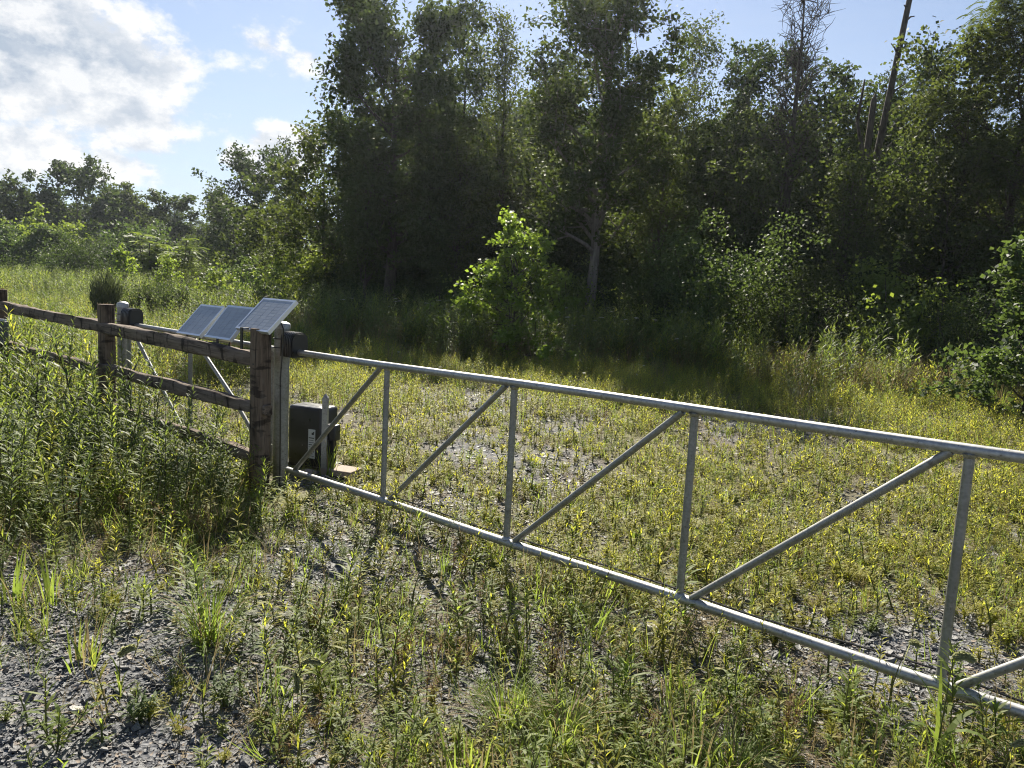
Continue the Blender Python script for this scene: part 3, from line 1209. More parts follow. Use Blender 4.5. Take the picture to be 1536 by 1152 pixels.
def tree_kind(kind, v, H, W, ls=1.0):
    """(wood mesh, crown mesh) of a tree of height H and half width W, ls = leaf size"""
    key = (kind, v, round(H, 2), round(W, 2))
    if key in TREE_MESH:
        return TREE_MESH[key]
    rg = np.random.default_rng(1000 + sum(map(ord, kind)) * 7 + v * 131 + int(H * 37))
    dome = lambda s: (.45 + .75 * math.sin(math.pi * min(max((s - .08) / .98, 0), 1)) ** .7)
    bark, leafm = 'bark', 'maple_leaf'
    q = (W / 3.0) * (H / 12.0) / ls ** 1.5        # amount of foliage follows the size of the crown
    lv = (1.0, .82, 1.18, .92)[v % 4]                # leaf size differs from tree to tree
    ls *= lv
    fill = lambda n: max(n * min(max(q, .30), 1.6) / lv ** 1.4, 8)
    H2 = H * .965
    if kind == 'oak':
        leafm = 'oak_leaf'
        B, E = skeleton(rg, H2, W, .18, 26, dome, el=(12, 40), trunk_r=.015 * H, sub=(6, 10))
        Q, T = clumps(rg, E, fill(66), .115 * W + .08, .150 * ls, .45, .6, keep=.82)
    elif kind == 'bigoak':
        leafm = 'oak_leaf'
        prof = lambda s: .66 + .42 * min(s * 1.2, 1) * (1.15 if math.sin(s * 23) > 0 else .82)
        B, E = skeleton(rg, H2, W, .24, 38, prof, el=(10, 34), trunk_r=.24, sub=(6, 10), sub_len=.40, wob=.05)
        Q, T = clumps(rg, E, fill(70), .40, .150, .45, .62, .8, keep=.85)
    elif kind == 'maple':
        B, E = skeleton(rg, H2, W, .12, 26, dome, el=(12, 42), trunk_r=.013 * H, sub=(6, 10))
        Q, T = clumps(rg, E, fill(62), .12 * W + .08, .145 * ls, .5, .7, keep=.85)
    elif kind == 'bigmaple':
        prof = lambda s: .62 + .42 * s
        B, E = skeleton(rg, H2, W, .32, 36, prof, el=(26, 42), trunk_r=.21, sub=(6, 10), wob=.05)
        Q, T = clumps(rg, E, fill(56), .38, .14, .5, .66, .7, keep=.85)
        bark = 'pale_bark'
    elif kind == 'tower':
        leafm = 'oak_leaf'
        prof = lambda s: .6 + .45 * abs(math.sin(s * 11))
        B, E = skeleton(rg, H2, W, .2, 28, prof, el=(20, 55), trunk_r=.15, sub=(5, 9))
        Q, T = clumps(rg, E, fill(74), .46, .15, .45, .62)
    elif kind == 'thin':
        prof = lambda s: .55 + .5 * math.sin(math.pi * min(max((s - .2) / .9, 0), 1))
        B, E = skeleton(rg, H2, W, .28, 28, prof, el=(42, 74), trunk_r=.085, sub=(5, 9), sub_len=.5)
        Q, T = clumps(rg, E, 24 / ls, .36, .125 * ls, .45, .6, .9, keep=.85)
    elif kind == 'flat':
        leafm = 'oak_leaf'
        B, E = skeleton(rg, H2, W, .3, 20, lambda s: .7 + .3 * s, el=(4, 22), trunk_r=.16, sub=(5, 9))
        Q, T = clumps(rg, E, fill(60), .22 * W, .15 * ls, .6, .6, .38)
    elif kind == 'vine':
        B, E = skeleton(rg, H2, W, .04, 40, lambda s: .72 + .2 * math.sin(s * 9) + .15 * math.sin(math.pi * s), el=(5, 45), trunk_r=.16, sub=(6, 10))
        Q, T = clumps(rg, E, fill(80), .42, .115, .4, .85)
    elif kind == 'droop':
        B, E = skeleton(rg, H2, W, .22, 28, dome, el=(25, 55), trunk_r=.17, sub=(6, 10))
        # pinnate leaves: leaflets in two rows along drooping stalks
        Q, T = [], []
        for e in E:
            for k in range(9):
                d = unit(rg.normal(0, 1, 3) * np.array([1, 1, .35]))
                L = rg.uniform(.32, .6)
                s = np.linspace(.12, 1, 10)
                P = e + rg.normal(0, .20, 3) + d * L * s[:, None] + np.array([0, 0, -1]) * (.55 * L * s ** 2)[:, None]
                side = unit(np.cross(d, [0, 0, 1]))
                for sg in (-1, 1):
                    tip = P + side * sg * .085 + d * .03 - np.array([0, 0, .03])
                    mid = (P + tip) / 2
                    w = d * .019
                    Q.append(np.stack([P, mid + w, tip, mid - w], 1))
                    T.append(np.full(len(P), rg.uniform()))
        Q, T = np.concatenate(Q), np.concatenate(T)
        leafm = 'maple_leaf'
    elif kind == 'dead':
        B, E = skeleton(rg, H2, W, .5, 26, lambda s: .9 - .4 * s, el=(25, 62), trunk_r=.20, sub=(6, 10), sub_len=.6, wob=.03)
        twigs = []
        for e in E:
            for k in range(4):
                d = unit(rg.normal(0, 1, 3) + np.array([0, 0, .8]))
                twigs.append(([e, e + d * .22 + rg.normal(0, .03, 3), e + d * rg.uniform(.3, .6)], [.010, .007, .004]))
        B = B + twigs
        Q, T = clumps(rg, E[:60], 10, .3, .12, keep=.12)
    elif kind == 'bush':
        E = []
        B = []
        for k in range(18):
            a, e = rg.uniform(0, 6.28), R(rg.uniform(20, 88))
            L = rg.uniform(.8, 1.0) * (H * math.sin(e) ** 1.2 + W * math.cos(e)) * .92
            p = np.array([rg.normal(0, .12), rg.normal(0, .12), -.1])
            d = np.array([math.cos(a) * math.cos(e), math.sin(a) * math.cos(e), math.sin(e)])
            pts = [p]
            for i in range(5):
                d = unit(d + rg.normal(0, .12, 3))
                p = p + d * L / 5
                pts.append(p)
                if i > 0:
                    for j in range(5):
                        E.append(p + rg.normal(0, .11, 3) * (W + H * .3))
            B.append((pts, [.028, .024, .02, .015, .01, .006]))
        E = np.array(E)
        E = E[E[:, 2] > .12]
        Q, T = clumps(rg, E, max(min(26 * W * H / 4.5 / ls ** 1.5, 60), 12), .10 * (W + H * .3) + .06, (.085 if v % 2 else .105) * ls, .5, .6 if v % 2 else .75)
        leafm = ('bush_leaf', 'maple_leaf', 'pale_leaf', 'oak_leaf')[v % 4]
    elif kind == 'roundbush':
        n = 900
        d = unit(rg.normal(0, 1, (n, 3)))
        d[:, 2] = np.abs(d[:, 2])
        lump = 1 + .10 * np.sin(d[:, 0] * 7) * np.cos(d[:, 1] * 6) + rg.normal(0, .05, n)
        E = d * np.array([W, W, H * .93]) * lump[:, None]
        B = [([np.array([0, 0, -.1]), np.array([0, 0, 2.0])], [.1, .05])]
        Q, T = clumps(rg, E, 22, .24, .15, .45, .8)
        leafm = 'bush_leaf'
    elif kind in ('sapling', 'saplingbig'):
        big = kind == 'saplingbig'
        B, E = skeleton(rg, H2, W, .03, 28 if big else 18, lambda s: (1.1 - .75 * s) * rg.uniform(.6, 1.15), el=(12, 58), trunk_r=.04, sub=(3, 6), wob=.05, sub_len=.5)
        Q, T = clumps(rg, E, 40 if big else 22, .18 if big else .16, .092 * (1 if big else ls), .55, .85)
        leafm = 'bright_leaf' if v != 24 else 'bush_leaf'
    elif kind == 'sumac':
        B, Q, T = [], [], []
        for k in range(9):
            a = rg.uniform(0, 6.28)
            top = np.array([math.cos(a) * rg.uniform(.1, .6) * W, math.sin(a) * rg.uniform(.1, .6) * W, H * rg.uniform(.55, .95)])
            B.append(([np.array([rg.normal(0, .1), rg.normal(0, .1), -.1]), top * .55, top], [.05, .04, .03]))
            for lev in range(5):
                c = top * (1 - lev * .13)
                for j in range(9):
                    az = rg.uniform(0, 6.28)
                    d = np.array([math.cos(az), math.sin(az), rg.uniform(.1, .6)])
                    L = rg.uniform(.45, .8)
                    s = np.linspace(.15, 1, 11)
                    P = c + d * L * s[:, None] - np.array([0, 0, 1]) * (.45 * L * s ** 2)[:, None]
                    side = unit(np.cross(d, [0, 0, 1]))
                    for sg in (-1, 1):
                        tip = P + side * sg * .15 + d * .05 - np.array([0, 0, .05])
                        mid = (P + tip) / 2
                        w = unit(d) * .028
                        Q.append(np.stack([P, mid + w, tip, mid - w], 1))
                        T.append(np.full(len(P), np.clip(.2 * lev + rg.uniform(0, .5), 0, 1)))
        Q, T = np.concatenate(Q), np.concatenate(T)
        leafm = 'pale_leaf'
    elif kind == 'broom':
        n = 3600
        a, rr = rg.uniform(0, 6.28, n), W * np.sqrt(rg.uniform(0, 1, n))
        z = rg.uniform(0, 1, n) ** .8 * H * (1 - .35 * (rr / W) ** 2 + .10 * np.sin(a * 5))
        P = np.stack([np.cos(a) * rr * (.45 + .7 * z / H), np.sin(a) * rr * (.45 + .7 * z / H), z], 1)
        d = unit(np.stack([np.cos(a) * .35, np.sin(a) * .35, np.ones(n)], 1) + rg.normal(0, .2, (n, 3)))
        s = unit(np.cross(d, rg.normal(0, 1, (n, 3)))) * .010
        L = rg.uniform(.14, .3, n)[:, None]
        Q = np.stack([P - d * L * .5, P + s, P + d * L * .5, P - s], 1)
        T = rg.uniform(0, 1, n)
        B = [([np.array([x, y, -.1]), np.array([x * 3, y * 3, H * .8])], [.012, .005]) for x, y in rg.normal(0, .06, (9, 2))]
        leafm = 'broom_leaf'
    TREE_MESH[key] = (wood_mesh('trunk', B, bark), mesh_from_quads('crown', Q, T, leafm))
    return TREE_MESH[key]


NAMES = {'oak': 'oak_tree', 'bigoak': 'oak_tree', 'maple': 'maple_tree', 'bigmaple': 'maple_tree', 'tower': 'oak_tree', 'thin': 'locust_tree', 'flat': 'oak_tree',
         'vine': 'vine_covered_tree', 'droop': 'walnut_tree', 'bush': 'bush', 'roundbush': 'bush', 'sapling': 'sapling', 'saplingbig': 'sapling', 'sumac': 'sumac', 'broom': 'bush', 'dead': 'dead_tree'}


def plant_tree(x, y, h, w, kind, label, v, rz, group, cat):
    z = float(gh(x, y)) - .03
    wide = {'oak': 1.35, 'maple': 1.35, 'bigoak': 1.05, 'bigmaple': 1.3, 'tower': 1.15, 'thin': 1.2, 'vine': 1.15, 'saplingbig': 1.4, 'bush': 1.3}.get(kind, 1.1)
    wm, cm = tree_kind(kind, v, h - z, w * wide, min(max(y / 30.0, .8), 2.4))
    r = empty(NAMES[kind], (x, y, z), label, cat, group, rz)
    for nm, me in (('trunk' if cat == 'tree' else 'stem', wm), ('crown' if cat == 'tree' else 'foliage', cm)):
        o = bpy.data.objects.new(nm, me)
        COL.objects.link(o)
        o.parent = r
    return r


TREES = [
    (-53.07, 80.00, 9.82, 2.41, 'oak', "dark tree at the open field's far corner, partly cut by the photo's left edge"),
    (-51.97, 84.00, 8.31, 2.54, 'maple', 'low dark tree just left of the tallest rounded tree of the far treeline'),
    (-46.88, 82.00, 11.37, 3.06, 'oak', 'tallest rounded dark tree of the far treeline across the open field'),
    (-50.47, 95.00, 9.93, 2.70, 'maple', 'dark tree with a sloping top right of the tallest rounded far tree'),
    (-44.48, 88.00, 10.40, 2.03, 'maple', 'small-crowned tree behind the pale shrubs in the far treeline'),
    (-45.58, 96.00, 9.65, 2.39, 'oak', 'low tree closing the gap left of the flat-topped far tree'),
    (-35.66, 80.00, 9.66, 2.41, 'flat', 'flat-topped dark tree with layered branches in the far treeline'),
    (-27.50, 70.00, 9.10, 1.62, 'thin', 'thin tree with a few bare twigs on top at the dip of the treeline'),
    (-23.49, 64.00, 7.59, 1.70, 'maple', "mid green tree leaning on the big round tree's left flank"),
    (-19.30, 58.00, 10.23, 2.37, 'oak', 'big round dark tree standing under the small white cloud'),
    (-13.97, 48.00, 8.52, 1.62, 'maple', 'mid green tree filling the notch left of the tallest oak'),
    (-12.62, 40.00, 4.44, 1.49, 'maple', 'lower grey green tree in front of the big round dark tree'),
    (-7.75, 31.00, 7.89, 1.43, 'maple', 'bushy tree forming the left shoulder of the tall stand'),
    (-4.42, 27.00, 10.80, 2.88, 'bigoak', 'tallest oak with a clumped ragged crown above the solar panels'),
    (-2.71, 34.00, 13.50, 1.57, 'tower', 'tall narrow crown rising just right of the tallest oak'),
    (-0.65, 30.00, 12.12, 1.38, 'thin', 'airy see-through tree with fine upright branches'),
    (-3.50, 31.00, 8.31, 1.65, 'maple', 'mid height leafy tree in front of the narrow tall crown'),
    (1.42, 36.00, 12.31, 1.92, 'oak', 'dark crown wedged between the airy tree and the tree with the pale trunk'),
    (2.43, 25.50, 10.99, 2.54, 'bigmaple', 'wide spreading tall tree with forking limbs and a long bare lower trunk'),
    (7.09, 33.00, 13.08, 1.70, 'thin', 'open twiggy tree left of the dead treetop'),
    (8.39, 31.00, 11.41, 1.71, 'oak', 'dense dark crown directly left of the dead treetop'),
    (5.42, 31.00, 9.27, 1.93, 'maple', "leafy tree in front of the wide spreading tree's right side"),
    (12.06, 31.00, 10.85, 2.09, 'oak', 'rounded dark crown between the dead treetop and the leaning bare pole'),
    (8.53, 26.00, 7.42, 1.85, 'maple', 'vine-loaded leafy tree below the dead treetop'),
    (12.14, 27.00, 8.68, 1.44, 'maple', 'leafy tree behind the broken snag'),
    (14.77, 30.00, 11.72, 1.38, 'oak', 'dark crown right of the leaning bare pole'),
    (12.07, 22.00, 9.40, 1.64, 'vine', 'dense column of climbing vines and glossy leaves near the right edge'),
    (13.00, 21.00, 10.63, 1.86, 'droop', 'feathery drooping tree overhanging the right edge'),
    (0.83, 30.00, 7.22, 1.76, 'maple', 'mid height dark tree behind the bright sapling'),
    (-1.80, 32.00, 7.18, 1.70, 'oak', 'shaded tree left of and behind the bright sapling'),
    (7.19, 29.00, 6.77, 1.80, 'oak', 'shaded lower tree behind the tall weeds right of centre'),
    (-6.18, 31.00, 6.14, 1.82, 'oak', "shaded tree in front of the tallest oak's trunk"),
    (10.23, 24.00, 5.73, 1.53, 'maple', 'lower leafy tree under the broken snag'),
    (11.40, 21.00, 5.53, 1.30, 'maple', 'shaded tree at the foot of the vine column'),
    (-5.43, 27.50, 6.21, 0.98, 'thin', "slim tree with a pale thin stem left of the tallest oak's trunk"),
    (4.56, 25.50, 6.60, 1.04, 'thin', "slim dark-stemmed tree right of the wide spreading tree's bare trunk"),
    (8.82, 21.00, 5.66, 0.82, 'thin', 'slim tree with a dark stem below the broken snag'),
    (-2.21, 27.00, 6.52, 0.96, 'thin', "slim tree between the tallest oak's trunk and the bright sapling"),
]
SHRUBS = [
    (-39.03, 60.00, 4.42, 1.81, 'bush', 'grey green bush at the left end of the far shrubs'),
    (-34.12, 56.00, 4.08, 2.09, 'roundbush', 'dome-shaped dark bush smothered in vines'),
    (-39.72, 66.00, 5.97, 1.99, 'bush', 'pale green bush just behind the dome-shaped dark bush'),
    (-26.45, 48.00, 3.24, 2.13, 'bush', 'wide pale green bush right of the dome-shaped dark bush'),
    (-28.45, 58.00, 4.97, 2.27, 'bush', 'mid green bush behind the sumac'),
    (-21.05, 44.00, 3.88, 1.33, 'sumac', 'sumac with flat tiered fronds'),
    (-18.73, 43.00, 3.71, 1.53, 'sumac', 'second taller sumac right of the first, with reddish tip fronds'),
    (-20.59, 52.00, 3.71, 1.57, 'bush', 'dark bush right of the two sumacs'),
    (-20.46, 40.00, 2.60, 0.92, 'sapling', 'yellow green sapling with big leaves left of the sumacs'),
    (-15.40, 34.00, 2.29, 0.60, 'sapling', 'small bright yellow sapling standing in the meadow'),
    (-11.22, 21.00, 1.51, 0.41, 'broom', 'dark upright broom-like bush behind the far wooden post'),
    (-11.68, 24.00, 1.35, 0.64, 'bush', 'round pale clump right of the capped far steel post'),
    (-11.20, 31.00, 2.23, 1.05, 'bush', 'light green bush above the two paired solar panels'),
    (-9.89, 33.00, 3.21, 1.29, 'bush', 'dull green bush directly behind the highest solar panel'),
    (-8.02, 31.00, 3.40, 1.05, 'bush', 'olive bush right of the highest solar panel'),
    (-5.30, 24.00, 1.59, 0.77, 'bush', 'low shaded bush right of the black gate opener'),
    (-0.08, 18.30, 2.72, 1.49, 'saplingbig', 'bright leafy sapling in front of the dark trees'),
    (-2.74, 25.00, 2.26, 1.15, 'bush', "dark bush between the tall oak's trunk and the bright sapling"),
    (1.77, 25.00, 2.50, 1.11, 'bush', 'dark bush right of the bright sapling'),
    (3.64, 22.00, 2.52, 1.37, 'bush', 'dark bush beside the pale lower trunk'),
    (5.52, 21.00, 3.83, 1.68, 'bush', 'broad dusky bush with large drooping leaves'),
    (7.67, 20.00, 2.68, 1.14, 'bush', 'dark bush below the vine-loaded tree'),
    (8.98, 19.00, 2.88, 1.18, 'bush', 'very dark bush below the broken snag'),
    (9.81, 17.50, 2.43, 0.87, 'bush', 'dark bush at the foot of the vine column'),
    (8.43, 12.50, 3.03, 0.80, 'saplingbig', 'bright leafy sapling cut by the right edge of the photo'),
    (6.59, 19.00, 2.27, 1.01, 'bush', 'dark bush right of the broad dusky bush'),
    (4.87, 21.00, 2.02, 0.93, 'bush', 'low dark bush in front of the broad dusky bush'),
    (-33.53, 52.00, 1.87, 1.57, 'bush', "low rounded bush at the left end of the meadow's far edge"),
    (-28.99, 50.00, 2.30, 1.78, 'bush', 'rounded green bush before the gap between the pale bushes'),
    (-15.90, 38.00, 2.04, 1.28, 'bush', 'rounded bush in front of the second sumac'),
    (-11.56, 30.00, 1.62, 1.01, 'bush', 'rounded meadow bush directly above the leftmost solar panel'),
    (-10.66, 24.00, 1.28, 0.64, 'bush', 'low meadow bush between the far steel post and the leftmost solar panel'),
    (-8.89, 27.00, 1.80, 0.86, 'bush', 'rounded meadow bush left behind the highest solar panel'),
    (-6.87, 26.00, 1.62, 0.92, 'bush', 'shaded rounded bush above the near gate opener'),
    (-1.56, 24.00, 1.47, 0.85, 'bush', "low bush touching the bright sapling's left side"),
]
PLANTS = [
    (-1.375, 3.350, 0.474, -0.001, 'goldenrod', 'tallest leafy weed stem in the gravel, rising out of the arching grass tuft'),
    (-1.355, 3.392, 0.301, 0.018, 'tuft', 'arching grass tuft at the foot of the tallest leafy weed in the gravel'),
    (-2.488, 3.730, 0.270, 0.015, 'blades', "upright bright grass blades touching the photo's left edge"),
    (-2.304, 3.754, 0.258, 0.013, 'blades', "upright bright grass blades right of those at the photo's left edge"),
    (-1.495, 2.863, 0.217, 0.002, 'foxtail', 'lone foxtail grass with a drooping head in the bare gravel at lower left'),
    (-0.823, 2.759, 0.293, 0.077, 'foxtail', 'foxtail grass whose long head arches over to the right'),
    (-0.740, 2.705, 0.193, -0.003, 'foxtail', 'short foxtail grass with an upright head below the arching one'),
    (-1.089, 2.883, 0.165, -0.001, 'bushy', 'low dark bushy weed in the gravel left of the foxtail grasses'),
    (-0.889, 2.789, 0.097, -0.001, 'drytuft', 'withered brown drooping tuft between the foxtail grasses'),
    (-1.373, 2.766, 0.107, 0.001, 'bushy', 'small dark green weed alone in the gravel at lower left'),
    (1.662, 2.692, 0.476, -0.088, 'broadgrass', "large foxtail grass with broad blades crossing the gate's bottom pipe"),
    (1.840, 2.903, 0.418, -0.057, 'goldenrod', "leafy weed leaning against the gate's lower corner by the nearest upright"),
    (-1.331, 3.477, 0.267, -0.001, 'carrot', 'wild carrot with a flat white flower head beside the tallest leafy weed'),
    (-1.122, 3.333, 0.209, -0.008, 'carrot', 'lower wild carrot flower in the row of three white heads'),
    (-0.979, 3.317, 0.205, -0.003, 'carrot', 'rightmost wild carrot flower in the row of three white heads'),
    (-1.028, 3.250, 0.176, -0.008, 'carrot', 'lowest wild carrot flower in front of the row of three white heads'),
    (-0.968, 3.744, 0.193, -0.007, 'carrot', "wild carrot with a small white head near the fence's dense weeds"),
    (-4.150, 6.655, 1.351, 0.033, 'darkstem', 'tall weed with a thin dark stem in front of the far rail'),
    (-3.453, 5.324, 0.796, 0.026, 'goldenrod', 'pale leafy goldenrod at left below the keypad box'),
    (-3.579, 6.064, 1.090, 0.022, 'goldenrod', 'tall leafy goldenrod in the weeds right of the thin dark stem'),
    (-4.212, 6.386, 0.919, 0.026, 'goldenrod', 'leafy goldenrod close under the keypad box'),
    (1.025, 4.148, 0.312, -0.025, 'goldenrod', 'leafy weed hiding the foot of the third gate upright'),
    (-0.558, 4.956, 0.220, -0.017, 'goldenrod', "short leafy weed against the gate's bottom pipe between the first two uprights"),
    (-0.296, 5.039, 0.234, -0.010, 'bushy', 'green bushy weed over the bottom pipe left of the second upright'),
    (-1.582, 5.419, 0.299, -0.015, 'palebush', 'pale flowering bushy weed at the foot of the steel hinge post'),
    (-1.791, 5.549, 0.382, -0.005, 'goldenrod', 'dark leafy weed covering the base of the near wooden post'),
    (-1.610, 6.676, 0.315, -0.007, 'blades', 'grass blades in front of the operator box label'),
    (-0.085, 2.512, 0.214, -0.010, 'blades', 'bright grass blades at the bottom edge below the gravel patch'),
    (0.259, 2.739, 0.230, -0.019, 'tuft', 'spreading dark grass tuft at the bottom centre'),
    (0.748, 2.639, 0.223, -0.018, 'blades', 'bright yellow grass blades at the bottom, right of centre'),
    (0.889, 2.612, 0.157, -0.014, 'tuft', 'green grass tuft at the bottom edge left of the broad foxtail'),
    (0.258, 3.267, 0.299, -0.018, 'redweed', 'reddish brown seeding weed in the middle of the foreground'),
    (-0.434, 3.253, 0.252, -0.009, 'redweed', "brown seeding weed left of the foreground's middle"),
    (-0.190, 3.610, 0.276, -0.012, 'goldenrod', 'young leafy weed in the thin gravel below the second upright'),
    (-1.780, 3.643, 0.188, -0.005, 'goldenrod', 'thin leafy weed in front of the dense weeds at left'),
    (-0.833, 3.971, 0.282, -0.007, 'goldenrod', 'leafy weed in the shade below the first brace'),
    (-1.674, 3.904, 0.367, -0.028, 'goldenrod', 'leafy weed growing beside the tallest one, slightly behind it'),
    (-0.743, 3.051, 0.149, -0.003, 'goldenrod', 'small leafy weed right of the arching foxtail'),
    (-1.767, 3.111, 0.212, -0.002, 'blades', 'thin grass blades in the gravel below the left grass blades'),
    (1.476, 3.011, 0.235, -0.031, 'goldenrod', 'leafy weed below the bottom pipe left of the broad foxtail'),
    (1.181, 2.889, 0.199, -0.020, 'redweed', 'rusty seeding weed below the bottom pipe at right'),
    (0.534, 3.072, 0.225, -0.016, 'goldenrod', 'leafy weed right of the reddish seeding weed'),
    (0.052, 2.877, 0.198, -0.010, 'tuft', 'fine grass tuft left of the spreading dark one'),
    (1.977, 2.827, 0.223, -0.029, 'goldenrod', 'leafy weed in the lower right corner below the bottom pipe'),
    (-0.771, 4.419, 0.289, -0.009, 'bushy', 'bushy weed below the pipe near the first upright'),
    (1.430, 3.799, 0.163, -0.023, 'bushy', 'small weed hanging over the bottom pipe right of the third upright'),
]

def build_trees():
    rg = np.random.default_rng(5)
    for i, (x, y, h, w, k, lab) in enumerate(TREES):
        plant_tree(x, y, h, w, k, lab, i, rg.uniform(0, 6.28),
                   'trees of the far treeline' if y > 38 and x < -10 else 'trees of the tall stand', 'tree')
    for i, (x, y, h, w, k, lab) in enumerate(SHRUBS):
        g = {'bush': 'bushes along the wood edge', 'sapling': 'young saplings in the meadow', 'saplingbig': 'young saplings in the meadow', 'sumac': 'sumacs at the far meadow edge'}.get(k)
        plant_tree(x, y, h, w, k, lab, i, rg.uniform(0, 6.28), g, 'sapling' if 'sapling' in k else 'sumac' if k == 'sumac' else 'bush')
    # dead top, leaning pole, broken snag
    plant_tree(8.45, 25.2, 12.6, 1.25, 'dead', 'dead tree with a bare twiggy top standing above the leafy crowns', 0, .6, None, 'tree')

    def snag(label, pts, rad, stubs, mat='bark'):
        p0 = Vector(pts[0])
        o = empty('dead_pole_tree', (p0.x, p0.y, 0), label, 'dead tree', 'bare dead trees in the wood')
        b = MB()
        b.tube([Vector(p) - Vector((p0.x, p0.y, 0)) for p in pts], rad, mat, 10)
        b.build('trunk', o, smooth=True)
        for a, c, r in stubs:
            b = MB()
            a, c = Vector(a) - Vector((p0.x, p0.y, 0)), Vector(c) - Vector((p0.x, p0.y, 0))
            b.tube([a, a.lerp(c, .5) + Vector((0, 0, .05)), c], [r, r * .8, r * .5], mat, 6)
            b.build('branch_stub', o, smooth=True)
    snag('tall bare leaning pole of a dead tree rising above all the crowns',
         [(10.30, 24, -.2), (10.55, 24, 4.2), (10.71, 24, 6.5), (10.95, 24, 8.9), (11.15, 24, 10.9), (11.22, 24, 11.8)], [.13, .115, .10, .09, .08, .07],
         [((11.1, 24, 10.45), (10.95, 23.9, 10.6), .03), ((11.12, 24, 10.2), (11.3, 23.9, 10.3), .03), ((10.98, 24, 9.2), (10.7, 23.9, 9.5), .03), ((10.85, 24, 8.0), (11.2, 23.8, 8.35), .035), ((10.74, 24, 6.9), (10.5, 23.8, 7.2), .03)])
    snag('broken pale snag left of the leaning bare pole', [(10.05, 23.5, -.2), (10.10, 23.5, 4.5), (10.16, 23.5, 6.3), (10.20, 23.5, 7.75), (10.22, 23.5, 7.95)], [.12, .11, .10, .085, .02],
         [((10.12, 23.5, 5.9), (9.7, 23.4, 7.2), .07), ((9.74, 23.4, 7.1), (9.82, 23.4, 8.3), .05)])


build_trees()


# ------------------------------------------------------------------ scattering of what nobody could count
def scatter(name, P, rot, scale, idx, kinds, label, cat):
    """ONE object: plant or stone kinds set out over the points"""
    me = bpy.data.meshes.new(name)
    me.vertices.add(len(P))
    me.vertices.foreach_set('co', np.ascontiguousarray(P, np.float32).ravel())
    for nm, ty, arr in (('rot', 'FLOAT_VECTOR', rot), ('scl', 'FLOAT', scale), ('idx', 'INT', idx)):
        a = me.attributes.new(nm, ty, 'POINT')
        a.data.foreach_set('vector' if ty == 'FLOAT_VECTOR' else 'value', np.ascontiguousarray(arr, np.int32 if ty == 'INT' else np.float32).ravel())
    o = bpy.data.objects.new(name, me)
    COL.objects.link(o)
    tag(o, label, cat, None, 'stuff')
    c = bpy.data.collections.new(name + '_kinds')
    for k, m in enumerate(kinds):
        c.objects.link(bpy.data.objects.new('%s_kind_%02d' % (name, k), m))
    g = bpy.data.node_groups.new(name, 'GeometryNodeTree')
    g.interface.new_socket('Geometry', in_out='INPUT', socket_type='NodeSocketGeometry')
    g.interface.new_socket('Geometry', in_out='OUTPUT', socket_type='NodeSocketGeometry')
    N, L = g.nodes, g.links
    i, u = N.new('NodeGroupInput'), N.new('NodeGroupOutput')
    ci = N.new('GeometryNodeCollectionInfo')
    ci.inputs['Collection'].default_value = c
    ci.inputs['Separate Children'].default_value = True
    ci.inputs['Reset Children'].default_value = True
    ip = N.new('GeometryNodeInstanceOnPoints')
    ip.inputs['Pick Instance'].default_value = True

    def at(nm, ty):
        a = N.new('GeometryNodeInputNamedAttribute')
        a.data_type = ty
        a.inputs['Name'].default_value = nm
        return a.outputs[0]
    er = N.new('FunctionNodeEulerToRotation')
    L.new(at('rot', 'FLOAT_VECTOR'), er.inputs[0])
    L.new(i.outputs[0], ip.inputs['Points'])
    L.new(ci.outputs[0], ip.inputs['Instance'])
    L.new(at('idx', 'INT'), ip.inputs['Instance Index'])
    L.new(er.outputs[0], ip.inputs['Rotation'])
    L.new(at('scl', 'FLOAT'), ip.inputs['Scale'])
    L.new(ip.outputs[0], u.inputs[0])
    md = o.modifiers.new('scatter', 'NODES')
    md.node_group = g
    return o


# ------------------------------------------------------------------ weeds and grasses
from collections import defaultdict


def g_goldenrod(rg, h, mat='weed_leaf', n=None, ll=.085, stemmat='stem', lw=.15):
    P = defaultdict(MB)
    bend = rg.normal(0, .10, 2) * h
    sp = [Vector((bend[0] * s * s, bend[1] * s * s, h * s)) for s in np.linspace(-.03, 1, 6)]
    P['stem'].tube(sp, [.0042, .004, .0035, .003, .0022, .001], stemmat, 4, rg.uniform(), cap=False)
    n = n or int(26 + h * 52)
    for i in range(n):
        s = .12 + .88 * (i + rg.uniform(0, .6)) / n
        az = i * 2.4 + rg.normal(0, .25)
        el = R(18 + 45 * s + rg.normal(0, 10))
        p = Vector((bend[0] * s * s, bend[1] * s * s, h * s))
        d = Vector((math.cos(az) * math.cos(el), math.sin(az) * math.cos(el), math.sin(el)))
        L = ll * (.55 + .8 * math.sin(math.pi * min(s * .85 + .15, 1))) * rg.uniform(.75, 1.2)
        P['foliage'].leaf(p, d, (0, 0, 1), L, L * lw * rg.uniform(.85, 1.2), mat, rg.uniform(), rg.uniform(.15, .6), 3)
    return P


